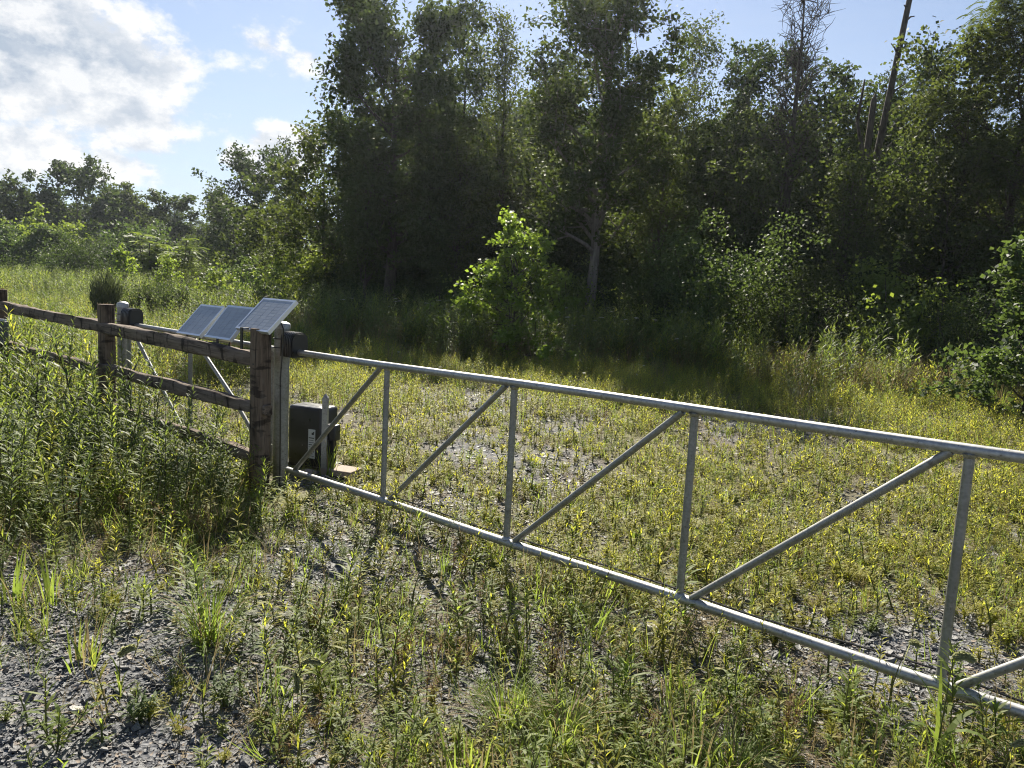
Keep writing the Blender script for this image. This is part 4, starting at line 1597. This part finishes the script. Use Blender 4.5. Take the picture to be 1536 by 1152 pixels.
def g_bushy(rg, h, mat='weed_leaf', stems=6, ll=.045):
    P = defaultdict(MB)
    for k in range(stems):
        a, e = rg.uniform(0, 6.28), R(rg.uniform(45, 88))
        L = h * rg.uniform(.65, 1.05)
        d = Vector((math.cos(a) * math.cos(e), math.sin(a) * math.cos(e), math.sin(e)))
        P['stem'].tube([Vector((0, 0, -.01)), d * L * .5, d * L], [.003, .0022, .001], 'stem', 3, rg.uniform(), cap=False)
        n = int(12 + L * 40)
        for i in range(n):
            s = .2 + .8 * (i + rg.uniform()) / n
            az, el = rg.uniform(0, 6.28), R(rg.uniform(5, 60))
            v = Vector((math.cos(az) * math.cos(el), math.sin(az) * math.cos(el), math.sin(el)))
            l = ll * rg.uniform(.6, 1.3)
            P['foliage'].leaf(d * L * s, v, (0, 0, 1), l, l * .24, mat, rg.uniform(), rg.uniform(.1, .5), 2)
    return P


def blade(b, rg, base, az, el, L, w, mat, bend, tint, segs=5):
    """grass blade that arches over"""
    d = Vector((math.cos(az) * math.cos(el), math.sin(az) * math.cos(el), math.sin(el)))
    side = Vector((-math.sin(az), math.cos(az), 0))
    p = Vector(base)
    vs, fs = [], []
    out = Vector((math.cos(az), math.sin(az), 0))
    for i in range(segs + 1):
        s = i / segs
        ww = w * (1 - s ** 2.2) * (.55 + .9 * min(s * 3, 1) * .5)
        if i < segs:
            vs += [p + side * ww * .5, p - side * ww * .5]
        else:
            vs.append(p)
        d = (d + out * bend * s * .55 - Vector((0, 0, bend * s * .75))).normalized()
        p = p + d * L / segs
    for i in range(segs - 1):
        a = 2 * i
        fs.append((a, a + 1, a + 3, a + 2))
    fs.append((2 * segs - 2, 2 * segs - 1, 2 * segs))
    b.add(vs, fs, mat, tint)


def g_tuft(rg, h, mat='grass_blade', n=46, spread=.05, w=.0045, bend=.55, lo=38):
    P = defaultdict(MB)
    for i in range(n):
        a = rg.uniform(0, 6.28)
        r = spread * math.sqrt(rg.uniform())
        blade(P['foliage'], rg, (r * math.cos(a), r * math.sin(a), -.01), a + rg.normal(0, .5), R(rg.uniform(lo, 88)), h * rg.uniform(.6, 1.25), w * rg.uniform(.7, 1.4),
              mat if rg.uniform() > .18 else 'dry_grass', bend * rg.uniform(.3, 1.4), rg.uniform())
    return P


def g_blades(rg, h, mat='grass_blade', n=20, w=.011):
    return g_tuft(rg, h, mat, n, .07, w, .22, 66)


def g_dry(rg, h, n=12):
    P = defaultdict(MB)
    for i in range(n):
        a = rg.uniform(0, 6.28)
        b0 = (rg.normal(0, .035), rg.normal(0, .035), -.01)
        L = h * rg.uniform(.55, 1.1)
        blade(P['foliage'], rg, b0, a, R(rg.uniform(55, 88)), L, .0032, 'dry_grass', rg.uniform(.05, .4), rg.uniform(), 4)
    return P


def g_red(rg, h, n=9):
    P = defaultdict(MB)
    for i in range(n):
        a, e = rg.uniform(0, 6.28), R(rg.uniform(60, 88))
        d = Vector((math.cos(a) * math.cos(e), math.sin(a) * math.cos(e), math.sin(e)))
        L = h * rg.uniform(.6, 1.05)
        P['stem'].tube([Vector((0, 0, -.01)), d * L * .5, d * L], [.002, .0016, .0008], 'red_weed', 3, rg.uniform(), cap=False)
        for k in range(22):
            s = .3 + .7 * rg.uniform()
            az, el = rg.uniform(0, 6.28), R(rg.uniform(10, 75))
            v = Vector((math.cos(az) * math.cos(el), math.sin(az) * math.cos(el), math.sin(el)))
            P['foliage'].leaf(d * L * s, v, (0, 0, 1), rg.uniform(.014, .034), .006, 'red_weed' if rg.uniform() > .25 else 'yellow_leaf', rg.uniform(), .2, 2)
    return P


def g_carrot(rg, h):
    P = defaultdict(MB)
    big = 1.9 if h > .8 else 1.0
    top = Vector((rg.normal(0, .02), rg.normal(0, .02), h))
    P['stem'].tube([Vector((0, 0, -.01)), top * .5, top], [.003, .0024, .0018], 'stem', 4, rg.uniform(), cap=False)
    for k in range(16):
        s, az = rg.uniform(.05, .6), rg.uniform(0, 6.28)
        v = Vector((math.cos(az), math.sin(az), .35))
        P['foliage'].leaf(top * s, v, (0, 0, 1), rg.uniform(.04, .09), .012, 'dark_weed_leaf', rg.uniform(), .4, 3)
    for k in range(46):
        a, r = k * 2.4, big * .027 * math.sqrt((k + .5) / 46)
        c = top + Vector((r * math.cos(a), r * math.sin(a), .018 - r * .10 + rg.normal(0, .0015)))
        if k % 3 == 0:
            P['stem'].tube([top, c], [.0008, .0006], 'stem', 3, .5, cap=False)
        s = big * .0042 * rg.uniform(.8, 1.25)
        P['flower_head'].add([c + Vector((s * math.cos(t), s * math.sin(t), .001 * (j % 2))) for j, t in enumerate(np.linspace(0, 6.28, 7)[:-1])] + [c + Vector((0, 0, .003))],
                             [(j, (j + 1) % 6, 6) for j in range(6)], 'flower', rg.uniform())
    return P


def foxtail_head(b, rg, pts, r=.0048):
    pts = [Vector(p) for p in pts]
    n = len(pts)
    b.tube(pts, [r * .45] + [r * .8] * (n - 2) + [r * .25], 'foxtail_head', 6, .4)
    for i in range(230):
        k = rg.integers(0, n - 1)
        p = pts[k].lerp(pts[k + 1], rg.uniform())
        ax = (pts[k + 1] - pts[k]).normalized()
        d = (Vector(rg.normal(0, 1, 3)) + ax * .9).normalized()
        b.leaf(p, d, ax, rg.uniform(.009, .016), .0013, 'foxtail_head', rg.uniform(), 0, 1)


def g_foxtail(rg, h, lean=.0, head=.07, hang=.6, n=7, w=.009):
    P = defaultdict(MB)
    stem = [Vector((lean * s ** 2.4, 0, h * (s - .12 * abs(lean) / max(h, .01) * s ** 3))) for s in np.linspace(0, 1, 9)]
    P['stem'].tube(stem, [.0022] * 6 + [.0018, .0015, .0012], 'stem', 4, .7, cap=False)
    d = (stem[-1] - stem[-2]).normalized()
    pts, p = [stem[-1]], stem[-1].copy()
    sg = 1 if lean >= 0 else -1
    for i in range(7):
        d = (d + Vector((sg * hang * .18, 0, -hang * .22))).normalized()
        p = p + d * head / 7
        pts.append(p.copy())
    foxtail_head(P['flower_head'], rg, pts)
    for i in range(n):
        a = rg.uniform(0, 6.28)
        s = rg.uniform(0, .55)
        k = min(int(s * 8), 7)
        blade(P['foliage'], rg, stem[k], a, R(rg.uniform(50, 80)), h * rg.uniform(.4, .75), w, 'grass_blade', rg.uniform(.3, .9), rg.uniform())
    return P


def g_broad(rg, h):
    P = defaultdict(MB)
    stem = [Vector((.02 * s, 0, h * s)) for s in np.linspace(0, 1, 7)]
    P['stem'].tube(stem, [.004, .0038, .0035, .003, .0025, .002, .0015], 'stem', 5, .8, cap=False)
    d = Vector((.1, 0, 1)).normalized()
    p = stem[-1].copy()
    pts = [p.copy()]
    for i in range(9):
        d = (d + Vector((.30 if i < 6 else .05, 0, -.26))).normalized()
        p = p + d * .011
        pts.append(p.copy())
    foxtail_head(P['flower_head'], rg, pts, .0058)
    for i, (s, az, el, L, w, bn) in enumerate([(.12, 2.6, 74, .34, .022, .25), (.2, .35, 62, .28, .028, .6), (.3, 3.4, 58, .22, .030, .9), (.34, 5.6, 50, .22, .030, 1.1), (.16, 1.2, 78, .34, .020, .2),
                                               (.05, 4.4, 50, .24, .016, .8), (.42, 2.2, 70, .22, .013, .35), (.1, .1, 48, .25, .016, .7)]):
        blade(P['blade_%d' % i], rg, Vector((.02 * s, 0, h * s)), az, R(el), L * h / .42, w, 'grass_blade', bn, .35 + .4 * rg.uniform(), 7)
    return P


def g_drytuft(rg, h):
    P = defaultdict(MB)
    for i in range(40):
        a = rg.uniform(0, 6.28)
        blade(P['foliage'], rg, (rg.normal(0, .008), rg.normal(0, .008), -.005), a, R(rg.uniform(60, 88)), h * rg.uniform(1.3, 2.0), .004, 'dry_grass' if rg.uniform() > .3 else 'dark_weed_leaf', rg.uniform(1.2, 2.0), rg.uniform(), 6)
    return P


def merged(P, name):
    """all parts of a plant as one mesh, for scattering"""
    b = MB()
    for k in P:
        q = P[k]
        base = len(b.v)
        b.v += q.v
        remap = [b.mi(m) for m in q.mats]
        b.f += [tuple(base + i for i in f) for f in q.f]
        b.m += [remap[i] for i in q.m]
        b.t += q.t
    return b.mesh(name)


PLANT_KIND = {
    'goldenrod': ('leafy_weed', 'weed', lambda rg, h: g_goldenrod(rg, h, 'weed_leaf')),
    'darkstem': ('tall_weed', 'weed', lambda rg, h: g_goldenrod(rg, h, 'dark_weed_leaf', n=34, ll=.06, stemmat='dark_stem')),
    'palebush': ('flowering_weed', 'weed', lambda rg, h: g_bushy(rg, h, 'yellow_leaf', 11, .05)),
    'bushy': ('bushy_weed', 'weed', lambda rg, h: g_bushy(rg, h, 'dark_weed_leaf', 9)),
    'tuft': ('grass_tuft', 'grass tuft', lambda rg, h: g_tuft(rg, h * 1.35, n=170, spread=.06, w=.0055, bend=.85)),
    'blades': ('grass_clump', 'grass clump', lambda rg, h: g_blades(rg, h, n=24)),
    'drytuft': ('withered_tuft', 'grass tuft', g_drytuft),
    'foxtail': ('foxtail_grass', 'grass', None),
    'broadgrass': ('foxtail_grass', 'grass', g_broad),
    'carrot': ('wild_carrot', 'wild flower', g_carrot),
    'redweed': ('seeding_weed', 'weed', lambda rg, h: g_red(rg, h, 16)),
}
PLANT_GROUP = {'goldenrod': 'leafy weeds in the gravel', 'carrot': 'white wild carrots', 'foxtail': 'foxtail grasses', 'broadgrass': 'foxtail grasses', 'blades': 'bright grass clumps', 'tuft': 'grass tufts in the gravel',
               'bushy': 'low bushy weeds', 'redweed': 'brown seeding weeds'}


def build_plants():
    for i, (x, y, h, dx, kind, lab) in enumerate(PLANTS):
        rg = np.random.default_rng(300 + i)
        nm, cat, fn = PLANT_KIND[kind]
        z = float(gh(x, y))
        h = max(h - z, .06)
        if kind == 'foxtail':
            P = g_foxtail(rg, h, lean=dx * 1.0, head=.085, hang=.9 if abs(dx) > .02 or i == 4 else .05)
        else:
            P = fn(rg, h)
        o = empty(nm, (x, y, z), lab, cat, PLANT_GROUP.get(kind), 0 if kind in ('foxtail', 'broadgrass') else rg.uniform(0, 6.28))
        for k in P:
            P[k].build('blade' if k.startswith('blade') else k, o)


build_plants()


def jitter_grid(x0, x1, y0, y1, dens, rg):
    n = rg.poisson((x1 - x0) * (y1 - y0) * dens)
    return rg.uniform(x0, x1, n), rg.uniform(y0, y1, n)


def in_view(x, y, margin=2.3):
    return (np.abs(x) < .70 * y + margin) & (y > 1.5)


def clear_of_hardware(x, y):
    return ((x + 1.83) ** 2 + (y - 7.02) ** 2 > .09) & ~((np.abs(x + 1.68) < .34) & (np.abs(y - 6.5) < .42) & (np.sin(x * 97 + y * 57) < .75)) & ((x + 1.49) ** 2 + (y - 6.72) ** 2 > .03)


def finish(x, y, rg, tilt=.14):
    z = gh(x, y)
    rot = np.stack([rg.normal(0, tilt, len(x)) * rg.choice([.6, 1, 1, 2.2], len(x)), rg.normal(0, tilt, len(x)) * rg.choice([.6, 1, 1, 2.2], len(x)), rg.uniform(0, 6.283, len(x))], 1)
    return np.stack([x, y, z], 1), rot


def build_weeds():
    rg = np.random.default_rng(77)
    K = []
    for s in range(3):
        K.append(merged(g_goldenrod(rg, .34, 'weed_leaf', n=24, ll=.062), 'w'))           # 0-2 young leafy weeds
    for s in range(3):
        K.append(merged(g_goldenrod(rg, .34, 'yellow_leaf', n=22, ll=.058), 'w'))         # 3-5 yellowing
    for s in range(3):
        K.append(merged(g_bushy(rg, .17, 'weed_leaf', 4, .036), 'w'))                     # 6-8
    for s in range(2):
        K.append(merged(g_bushy(rg, .15, 'yellow_leaf', 4, .032), 'w'))                   # 9-10
    for s in range(2):
        K.append(merged(g_tuft(rg, .20, 'grass_blade', 22, .03, .0036, .6), 'w'))         # 11-12
    for s in range(2):
        K.append(merged(g_blades(rg, .26, n=9, w=.0075), 'w'))                            # 13-14
    for s in range(2):
        K.append(merged(g_dry(rg, .28), 'w'))                                             # 15-16
    for s in range(2):
        K.append(merged(g_red(rg, .24, 6), 'w'))                                          # 17-18
    K.append(merged(g_goldenrod(rg, .75, 'dark_weed_leaf', n=46, ll=.085, stemmat='dark_stem'), 'w'))   # 19-22 tall
    K.append(merged(g_goldenrod(rg, .85, 'weed_leaf', n=50, ll=.085), 'w'))
    K.append(merged(g_goldenrod(rg, .70, 'weed_leaf', n=44, ll=.075), 'w'))
    K.append(merged(g_goldenrod(rg, .80, 'dark_weed_leaf', n=54, ll=.06), 'w'))
    K.append(merged(g_bushy(rg, .45, 'dark_weed_leaf', 9, .05), 'w'))                     # 23
    K.append(merged(g_foxtail(rg, .42, .06, .07, .8, 5, .007), 'w'))                      # 24
    K.append(merged(g_carrot(rg, .40), 'w'))                                              # 25

    for s in range(3):
        K.append(merged(g_goldenrod(rg, .12, ('weed_leaf', 'yellow_leaf', 'dark_weed_leaf')[s], n=13, ll=.042, lw=.17), 'w'))   # 26-28 seedlings
    K.append(merged(g_bushy(rg, .075, 'yellow_leaf', 4, .026), 'w'))                      # 29-30 mats
    K.append(merged(g_bushy(rg, .07, 'weed_leaf', 5, .024), 'w'))

    K.append(merged(g_goldenrod(rg, .78, 'yellow_leaf', n=52, ll=.07), 'w'))              # 31-32 tall pale
    K.append(merged(g_goldenrod(rg, .70, 'weed_leaf', n=60, ll=.055, stemmat='dark_stem'), 'w'))

    lit = MB()
    for i in range(26):
        a = rg.uniform(0, 6.28)
        blade(lit, rg, (rg.normal(0, .06), rg.normal(0, .06), rg.uniform(.002, .02)), a, R(rg.uniform(-2, 22)), rg.uniform(.05, .16), .0035, 'dry_grass', rg.uniform(.0, .5), rg.uniform(), 3)
    K.append(lit.mesh('w'))                                                               # 33 fallen straw

    def pick(n, table):
        ks, ps = zip(*table)
        ps = np.array(ps, float)
        return np.array(ks)[rg.choice(len(ks), n, p=ps / ps.sum())]
    X, Y, I, S = [], [], [], []

    def put(x, y, table, lo, hi):
        X.append(x)
        Y.append(y)
        I.append(pick(len(x), table))
        S.append(rg.uniform(lo, hi, len(x)))
    MIXED = [(0, 9), (1, 9), (2, 9), (3, 6), (4, 6), (5, 6), (6, 10), (7, 10), (8, 10), (9, 6), (10, 6), (11, 7), (12, 7), (13, 9), (14, 9), (15, 6), (16, 6), (17, 2.5), (18, 2.5), (24, 1.5)]
    SMALL = [(33, 9), (26, 10), (27, 10), (28, 7), (29, 6), (30, 8), (6, 3), (9, 2), (11, 4), (15, 3), (17, 1)]
    # in front of the gate
    x, y = jitter_grid(-6, 6, 1.8, 8, 620, rg)
    g = gate_dist(x, y)
    c = cover_at(x, y)
    clump = fbm(x * 2.3, y * 2.3, 51)
    k = in_view(x, y) & (g < .02) & (thick_left(x, y) < .5) & clear_of_hardware(x, y) & ~((x < -1.15) & (y > 5.45) & (np.sin(x * 71 + y * 93) < .72)) & (rg.uniform(size=len(x)) < np.clip((c * 1.15 - .04) * np.clip((clump - .24) * 2.6, .10, 1.2), .008, .95))
    x, y = x[k], y[k]
    big = rg.uniform(size=len(x)) < .36
    put(x[big], y[big], MIXED, .42, 1.05)
    put(x[~big], y[~big], SMALL, .5, 1.3)
    # tall weeds at left before and under the fence
    x, y = jitter_grid(-12, -.6, 3, 13, 110, rg)
    fd = (FENCE[1] - FENCE[0]).normalized()
    sf = (x - FENCE[0].x) * (-fd.y) + (y - FENCE[0].y) * fd.x       # + is towards the camera side
    k = in_view(x, y) & (rg.uniform(size=len(x)) < thick_left(x, y)) & (sf > -.3) & clear_of_hardware(x, y) & ~((x > -2.12) & (y > 5.35))
    x, y = x[k], y[k]
    t = rg.uniform(size=len(x)) < .45
    put(x[t], y[t], [(19, 6), (20, 3), (21, 4), (22, 6), (31, 1), (32, 4)], .55, 1.0)
    S[-1] *= np.clip(.74 + .24 * (-1.6 - x[t]), .72, 1.45) * rg.choice([.8, 1.0, 1.0, 1.25], t.sum())
    put(x[~t], y[~t], [(23, 4), (6, 6), (7, 6), (0, 8), (1, 8), (3, 5), (4, 5), (15, 8), (16, 6), (11, 5), (13, 4), (17, 6), (18, 5), (25, .8)], .7, 1.5)
    x, y = jitter_grid(-12, -.6, 3, 13, 90, rg)
    k = in_view(x, y) & (rg.uniform(size=len(x)) < thick_left(x, y)) & clear_of_hardware(x, y) & ~((x > -1.95) & (y > 5.6) & (np.sin(x * 71 + y * 93) < .5))
    put(x[k], y[k], [(6, 6), (7, 6), (8, 6), (11, 4), (23, 2), (0, 3), (3, 4), (9, 3), (13, 3)], .7, 1.3)
    # the drive beyond the gate
    x, y = jitter_grid(-14, 16, 1.5, 17, 420, rg)
    g = gate_dist(x, y)
    c = cover_at(x, y)
    clump = fbm(x * 1.9, y * 1.9, 61)
    k = in_view(x, y, 2.8) & (g > .03) & clear_of_hardware(x, y) & (thick_left(x, y) < .4) & (rg.uniform(size=len(x)) < np.clip((c * 1.2 + .02) * np.clip((clump - .20) * 2.6, .14, 1.2), .03, 1) * np.clip(1.25 - y * .05, .5, 1))
    x, y = x[k], y[k]
    sm = (rg.uniform(size=len(x)) < .42) & (y < 11)
    put(x[sm], y[sm], [(33, 6), (27, 8), (26, 4), (29, 14), (30, 6), (9, 3)], .7, 1.6)
    x, y = x[~sm], y[~sm]
    far = y > 9.5
    put(x[~far], y[~far], [(0, 4), (1, 4), (3, 9), (4, 9), (5, 9), (6, 6), (7, 6), (9, 14), (10, 14), (11, 3), (13, 7), (14, 7), (15, 3), (17, 2), (18, 2), (24, 1)], .28, .72)
    put(x[far], y[far], [(0, 3), (1, 3), (3, 10), (4, 10), (5, 10), (6, 5), (9, 14), (10, 14), (13, 5), (14, 5), (15, 2), (17, 1.5), (25, .25)], .5, 1.05)
    X, Y, I, S = map(np.concatenate, (X, Y, I, S))
    P, rot = finish(X, Y, rg)
    scatter('weeds', P, rot, S, I, K, 'yellow green weeds and thin grasses growing all over the shale', 'weeds')
    return K


WEEDS = build_weeds()


def build_meadow():
    """grass and tall weeds beyond the drive, up to the wood"""
    rg = np.random.default_rng(91)
    K = []

    def clump(n, hs, mats, rad, ll, seed):
        r = np.random.default_rng(seed)
        b = defaultdict(MB)
        out = MB()
        for i in range(n):
            h = r.uniform(*hs)
            q = g_goldenrod(r, h, mats[i % len(mats)], n=int(16 + h * 12), ll=ll)
            ox, oy = r.normal(0, rad, 2)
            for kk in q:
                m = q[kk]
                base = len(out.v)
                out.v += [(v[0] + ox, v[1] + oy, v[2]) for v in m.v]
                remap = [out.mi(z) for z in m.mats]
                out.f += [tuple(base + a for a in f) for f in m.f]
                out.m += [remap[a] for a in m.m]
                out.t += m.t
        return out.mesh('w')
    K.append(clump(7, (.5, .8), ('yellow_leaf', 'weed_leaf'), .14, .11, 1))
    K.append(clump(7, (.5, .85), ('weed_leaf', 'yellow_leaf'), .14, .11, 2))
    K.append(clump(6, (.8, 1.25), ('dark_weed_leaf', 'weed_leaf'), .15, .13, 3))
    K.append(clump(6, (.7, 1.2), ('dark_weed_leaf',), .15, .13, 4))
    K.append(merged(g_tuft(rg, .6, 'grass_blade', 50, .14, .010, .5, 55), 'w'))
    K.append(merged(g_tuft(rg, .8, 'dry_grass', 40, .14, .008, .4, 60), 'w'))
    K.append(merged(g_red(rg, .8, 16), 'w'))
    K.append(merged(g_carrot(rg, .95), 'w'))
    X, Y, I, S = [], [], [], []

    def put(x, y, table, lo, hi):
        ks, ps = zip(*table)
        ps = np.array(ps, float)
        X.append(x)
        Y.append(y)
        I.append(np.array(ks)[rg.choice(len(ks), len(x), p=ps / ps.sum())])
        S.append(rg.uniform(lo, hi, len(x)))
    # left meadow, near part
    x, y = jitter_grid(-26, -2.5, 8, 32, 15, rg)
    edge = np.clip((-x - 3.0 - .10 * (y - 8)) / 1.5, 0, 1) * np.clip((y - 8.2 - .2 * (x + 6)) / 2.5, 0, 1)
    k = in_view(x, y, 3) & (rg.uniform(size=len(x)) < edge)
    put(x[k], y[k], [(0, 7), (1, 9), (2, 5), (3, 2), (4, 4), (5, 3), (6, 2)], .45, .85)
    # left meadow far
    x, y = jitter_grid(-72, -6, 30, 92, 4.2, rg)
    k = in_view(x, y, 4) & (x < -.16 * y - 1.5)
    put(x[k], y[k], [(0, 1.5), (1, 3), (2, 9), (3, 6), (4, 4), (5, 1)], .8, 1.4)
    # in front of the wood
    x, y = jitter_grid(-9, 22, 12.5, 30, 13, rg)
    line = 19.5 - .42 * x + .9 * np.sin(x * .8)          # foot of the wood
    line = np.clip(line, 13.2, 26)
    d = line - y
    k = in_view(x, y, 3) & (d < 5.5) & (d > -5) & (rg.uniform(size=len(x)) < np.clip((5.5 - d) / 4.5, .0, 1))
    x, y, d = x[k], y[k], d[k]
    t = d < 2.2
    rt = t & (x > 4.2) & (rg.uniform(size=len(x)) < .75)
    put(x[rt], y[rt], [(5, 8), (6, 8), (1, 6), (0, 6), (2, 2)], .7, 1.2)
    t2 = t & ~rt
    put(x[t2], y[t2], [(2, 8), (3, 8), (4, 3), (5, 5), (6, 6), (1, 2), (7, 2.2)], .75, 1.35)
    put(x[~t], y[~t], [(0, 6), (1, 6), (3, 3), (4, 6), (5, 3), (6, 2)], .35, .8)
    X, Y, I, S = map(np.concatenate, (X, Y, I, S))
    P, rot = finish(X, Y, rg, .08)
    scatter('meadow_grass', P, rot, S, I, K, 'tall meadow grass and weeds running up to the foot of the wood', 'meadow')


build_meadow()


def crown_only(kind, v, H, W, ls, mat=None):
    cm = tree_kind(kind, v, H, W, ls)[1].copy()
    if mat:
        cm.materials.clear()
        cm.materials.append(MAT[mat])
    return cm


def build_woods():
    rg = np.random.default_rng(17)
    kinds = [crown_only('oak', 71, 12, 3.2, 1.5), crown_only('maple', 72, 12, 3.2, 1.5), crown_only('oak', 73, 12, 3.4, 1.5),
             crown_only('bush', 80, 3, 1.7, 1, 'oak_leaf'), crown_only('bush', 81, 3, 1.6, 1), crown_only('bush', 83, 3, 1.7, 1, 'maple_leaf')]
    X, Y, I, S = [], [], [], []
    # deep wood behind the first row
    n = 120
    y = rg.uniform(37, 58, n)
    x = rg.uniform(-.14, .90, n) * y
    X.append(x), Y.append(y), I.append(rg.integers(0, 3, n)), S.append(rg.uniform(.62, .98, n) * y / 45)
    # underwood
    n = 460
    y = rg.uniform(19, 40, n)
    x = rg.uniform(-.20, .86, n) * y
    k = y > np.clip(28.5 - .45 * x, 19.5, 33)
    x, y = x[k], y[k]
    n = len(x)
    X.append(x), Y.append(y), I.append(rg.choice([3, 3, 3, 5], n)), S.append(rg.uniform(.7, 1.6, n))
    # behind the far treeline
    n = 70
    y = rg.uniform(96, 125, n)
    x = rg.uniform(-.74, -.10, n) * y
    X.append(x), Y.append(y), I.append(rg.integers(0, 3, n)), S.append(rg.uniform(.55, .8, n))
    n = 160
    y = rg.uniform(70, 100, n)
    x = rg.uniform(-.74, -.12, n) * y
    X.append(x), Y.append(y), I.append(rg.integers(3, 6, n)), S.append(rg.uniform(.9, 1.7, n))
    X, Y, I, S = map(np.concatenate, (X, Y, I, S))
    P, rot = finish(X, Y, rg, .03)
    scatter('woods', P, rot, S, I, kinds, 'shaded mass of further trees and underwood behind the front row of trees', 'woods')


build_woods()


# ------------------------------------------------------------------ shale chips
def chip_mesh(rg, name):
    n = rg.integers(5, 8)
    a = np.sort(rg.uniform(0, 6.283, n) * .35 + np.linspace(0, 6.283, n, endpoint=False))
    r = rg.uniform(.38, .62, n)
    asp = rg.uniform(.55, .95)
    b = MB()
    th = rg.uniform(.14, .30)
    top = [Vector((r[i] * math.cos(a[i]), r[i] * asp * math.sin(a[i]), th * .5 + rg.normal(0, .025))) for i in range(n)]
    bot = [Vector((p.x * 1.08 + rg.normal(0, .02), p.y * 1.08 + rg.normal(0, .02), -th * .5)) for p in top]
    vs = top + bot
    fs = [tuple(range(n))] + [(i, n + i, n + (i + 1) % n, (i + 1) % n) for i in range(n)]
    b.add(vs, fs, 'shale', rg.uniform())
    return b.mesh(name)


def build_gravel():
    rg = np.random.default_rng(23)
    K = [chip_mesh(rg, 'chip') for i in range(10)]
    x, y = jitter_grid(-4.2, 4.4, 1.9, 7.5, 5200, rg)
    c = cover_at(x, y)
    dist = np.hypot(x, y)
    k = in_view(x, y, 1.3) & (thick_left(x, y) < .6) & (rg.uniform(size=len(x)) < (1.08 - c * .75) * np.clip(2.0 - dist * .24, .25, 1))
    x2, y2 = jitter_grid(-8, 9, 2, 14, 130, rg)
    c2 = cover_at(x2, y2)
    k2 = in_view(x2, y2, 1.6) & (gate_dist(x2, y2) > -.5) & (thick_left(x2, y2) < .5) & (rg.uniform(size=len(x2)) < 1.05 - c2)
    s1 = np.exp(rg.normal(math.log(.0145), .50, k.sum())) * np.clip(.75 + np.hypot(x[k], y[k]) * .07, .8, 1.25)
    s2 = np.exp(rg.normal(math.log(.045), .35, k2.sum()))
    X, Y, S = np.r_[x[k], x2[k2]], np.r_[y[k], y2[k2]], np.r_[s1, s2]
    P, rot = finish(X, Y, rg, .24)
    near = np.exp(-((X / 9) ** 2 + ((Y - 7) / 9) ** 2))
    P[:, 2] += (fbm(X * 3.1, Y * 3.1, 5) - .5) * .05 * near + rg.uniform(-.004, .006, len(X))
    scatter('gravel', P, rot, np.clip(S, .008, .075), rg.integers(0, 10, len(X)), K, 'loose grey shale chips covering the ground before the gate', 'gravel')
    # the largest chips lie about singly
    x, y = rg.uniform(-1.75, .4, 700), rg.uniform(2.3, 3.9, 700)
    k = (cover_at(x, y) < .42) & in_view(x, y, .0)
    x, y = x[k][:200], y[k][:200]
    for i in range(len(x)):
        o = bpy.data.objects.new('stone', K[i % 10])
        COL.objects.link(o)
        o.parent = GROUND
        s = rg.uniform(.024, .044)
        o.scale = (s, s, s * .9)
        nz = math.exp(-((x[i] / 9) ** 2 + ((y[i] - 7) / 9) ** 2))
        o.location = (x[i], y[i], float(gh(x[i], y[i])) + float(fbm(np.array([x[i] * 3.1]), np.array([y[i] * 3.1]), 5)[0] - .5) * .05 * nz + .010)
        o.rotation_euler = (rg.normal(0, .22), rg.normal(0, .22), rg.uniform(0, 6.28))


build_gravel()


def build_bits():
    """a few things lying on the ground"""
    for (x, y, s, lab, mat) in ((-1.19, 2.71, .045, 'curled orange brown fallen leaf on the bare shale at lower left', 'red_weed'),):
        b = MB()
        b.leaf((0, 0, .012), (1, .2, .15), (0, 0, 1), s, s * .6, mat, .9, .3, 4)
        b.leaf((0, 0, .012), (-.7, .6, .2), (0, 0, 1), s * .8, s * .5, mat, .7, .2, 4)
        o = b.build('fallen_leaf')
        o.location = (x, y, float(gh(x, y)) + .012)
        tag(o, lab, 'leaf')
    rg = np.random.default_rng(4)
    for (x, y, s, lab) in ((.82, 3.85, .085, 'pale flat stone half hidden under the foot of the third gate upright'), (-1.62, 2.78, .05, 'square pale grey stone flake in the bare shale at lower left')):
        me = chip_mesh(rg, 'flat_stone')
        me.materials.clear()
        me.materials.append(MAT['pale_stone'])
        o = bpy.data.objects.new('flat_stone', me)
        COL.objects.link(o)
        o.location = (x, y, float(gh(x, y)) + .014)
        o.scale = (s, s, s * .7)
        tag(o, lab, 'stone')


build_bits()


# ------------------------------------------------------------------ haze added to lift the dark trees, in place of lens glare
def build_added_haze():
    m = bpy.data.materials.new('haze')
    m.use_nodes = True
    N, L = m.node_tree.nodes, m.node_tree.links
    N.clear()
    out = N.new('ShaderNodeOutputMaterial')
    pv = N.new('ShaderNodeVolumePrincipled')
    pv.inputs['Color'].default_value = (.80, .88, 1.0, 1)
    pv.inputs['Density'].default_value = .00030
    pv.inputs['Anisotropy'].default_value = .7
    L.new(pv.outputs[0], out.inputs['Volume'])
    me = bpy.data.meshes.new('haze')
    x0, x1, y0, y1, z0, z1 = -1600, 1600, -900, 2400, -1.3, 24
    me.from_pydata([(x, y, z) for z in (z0, z1) for y in (y0, y1) for x in (x0, x1)], [],
                   [(0, 2, 3, 1), (4, 5, 7, 6), (0, 1, 5, 4), (2, 6, 7, 3), (0, 4, 6, 2), (1, 3, 7, 5)])
    me.materials.append(m)
    o = bpy.data.objects.new('haze', me)
    COL.objects.link(o)
    o['kind'] = 'stuff'
    o['label'] = 'thin added haze veiling the dark trees in place of lens glare'


build_added_haze()
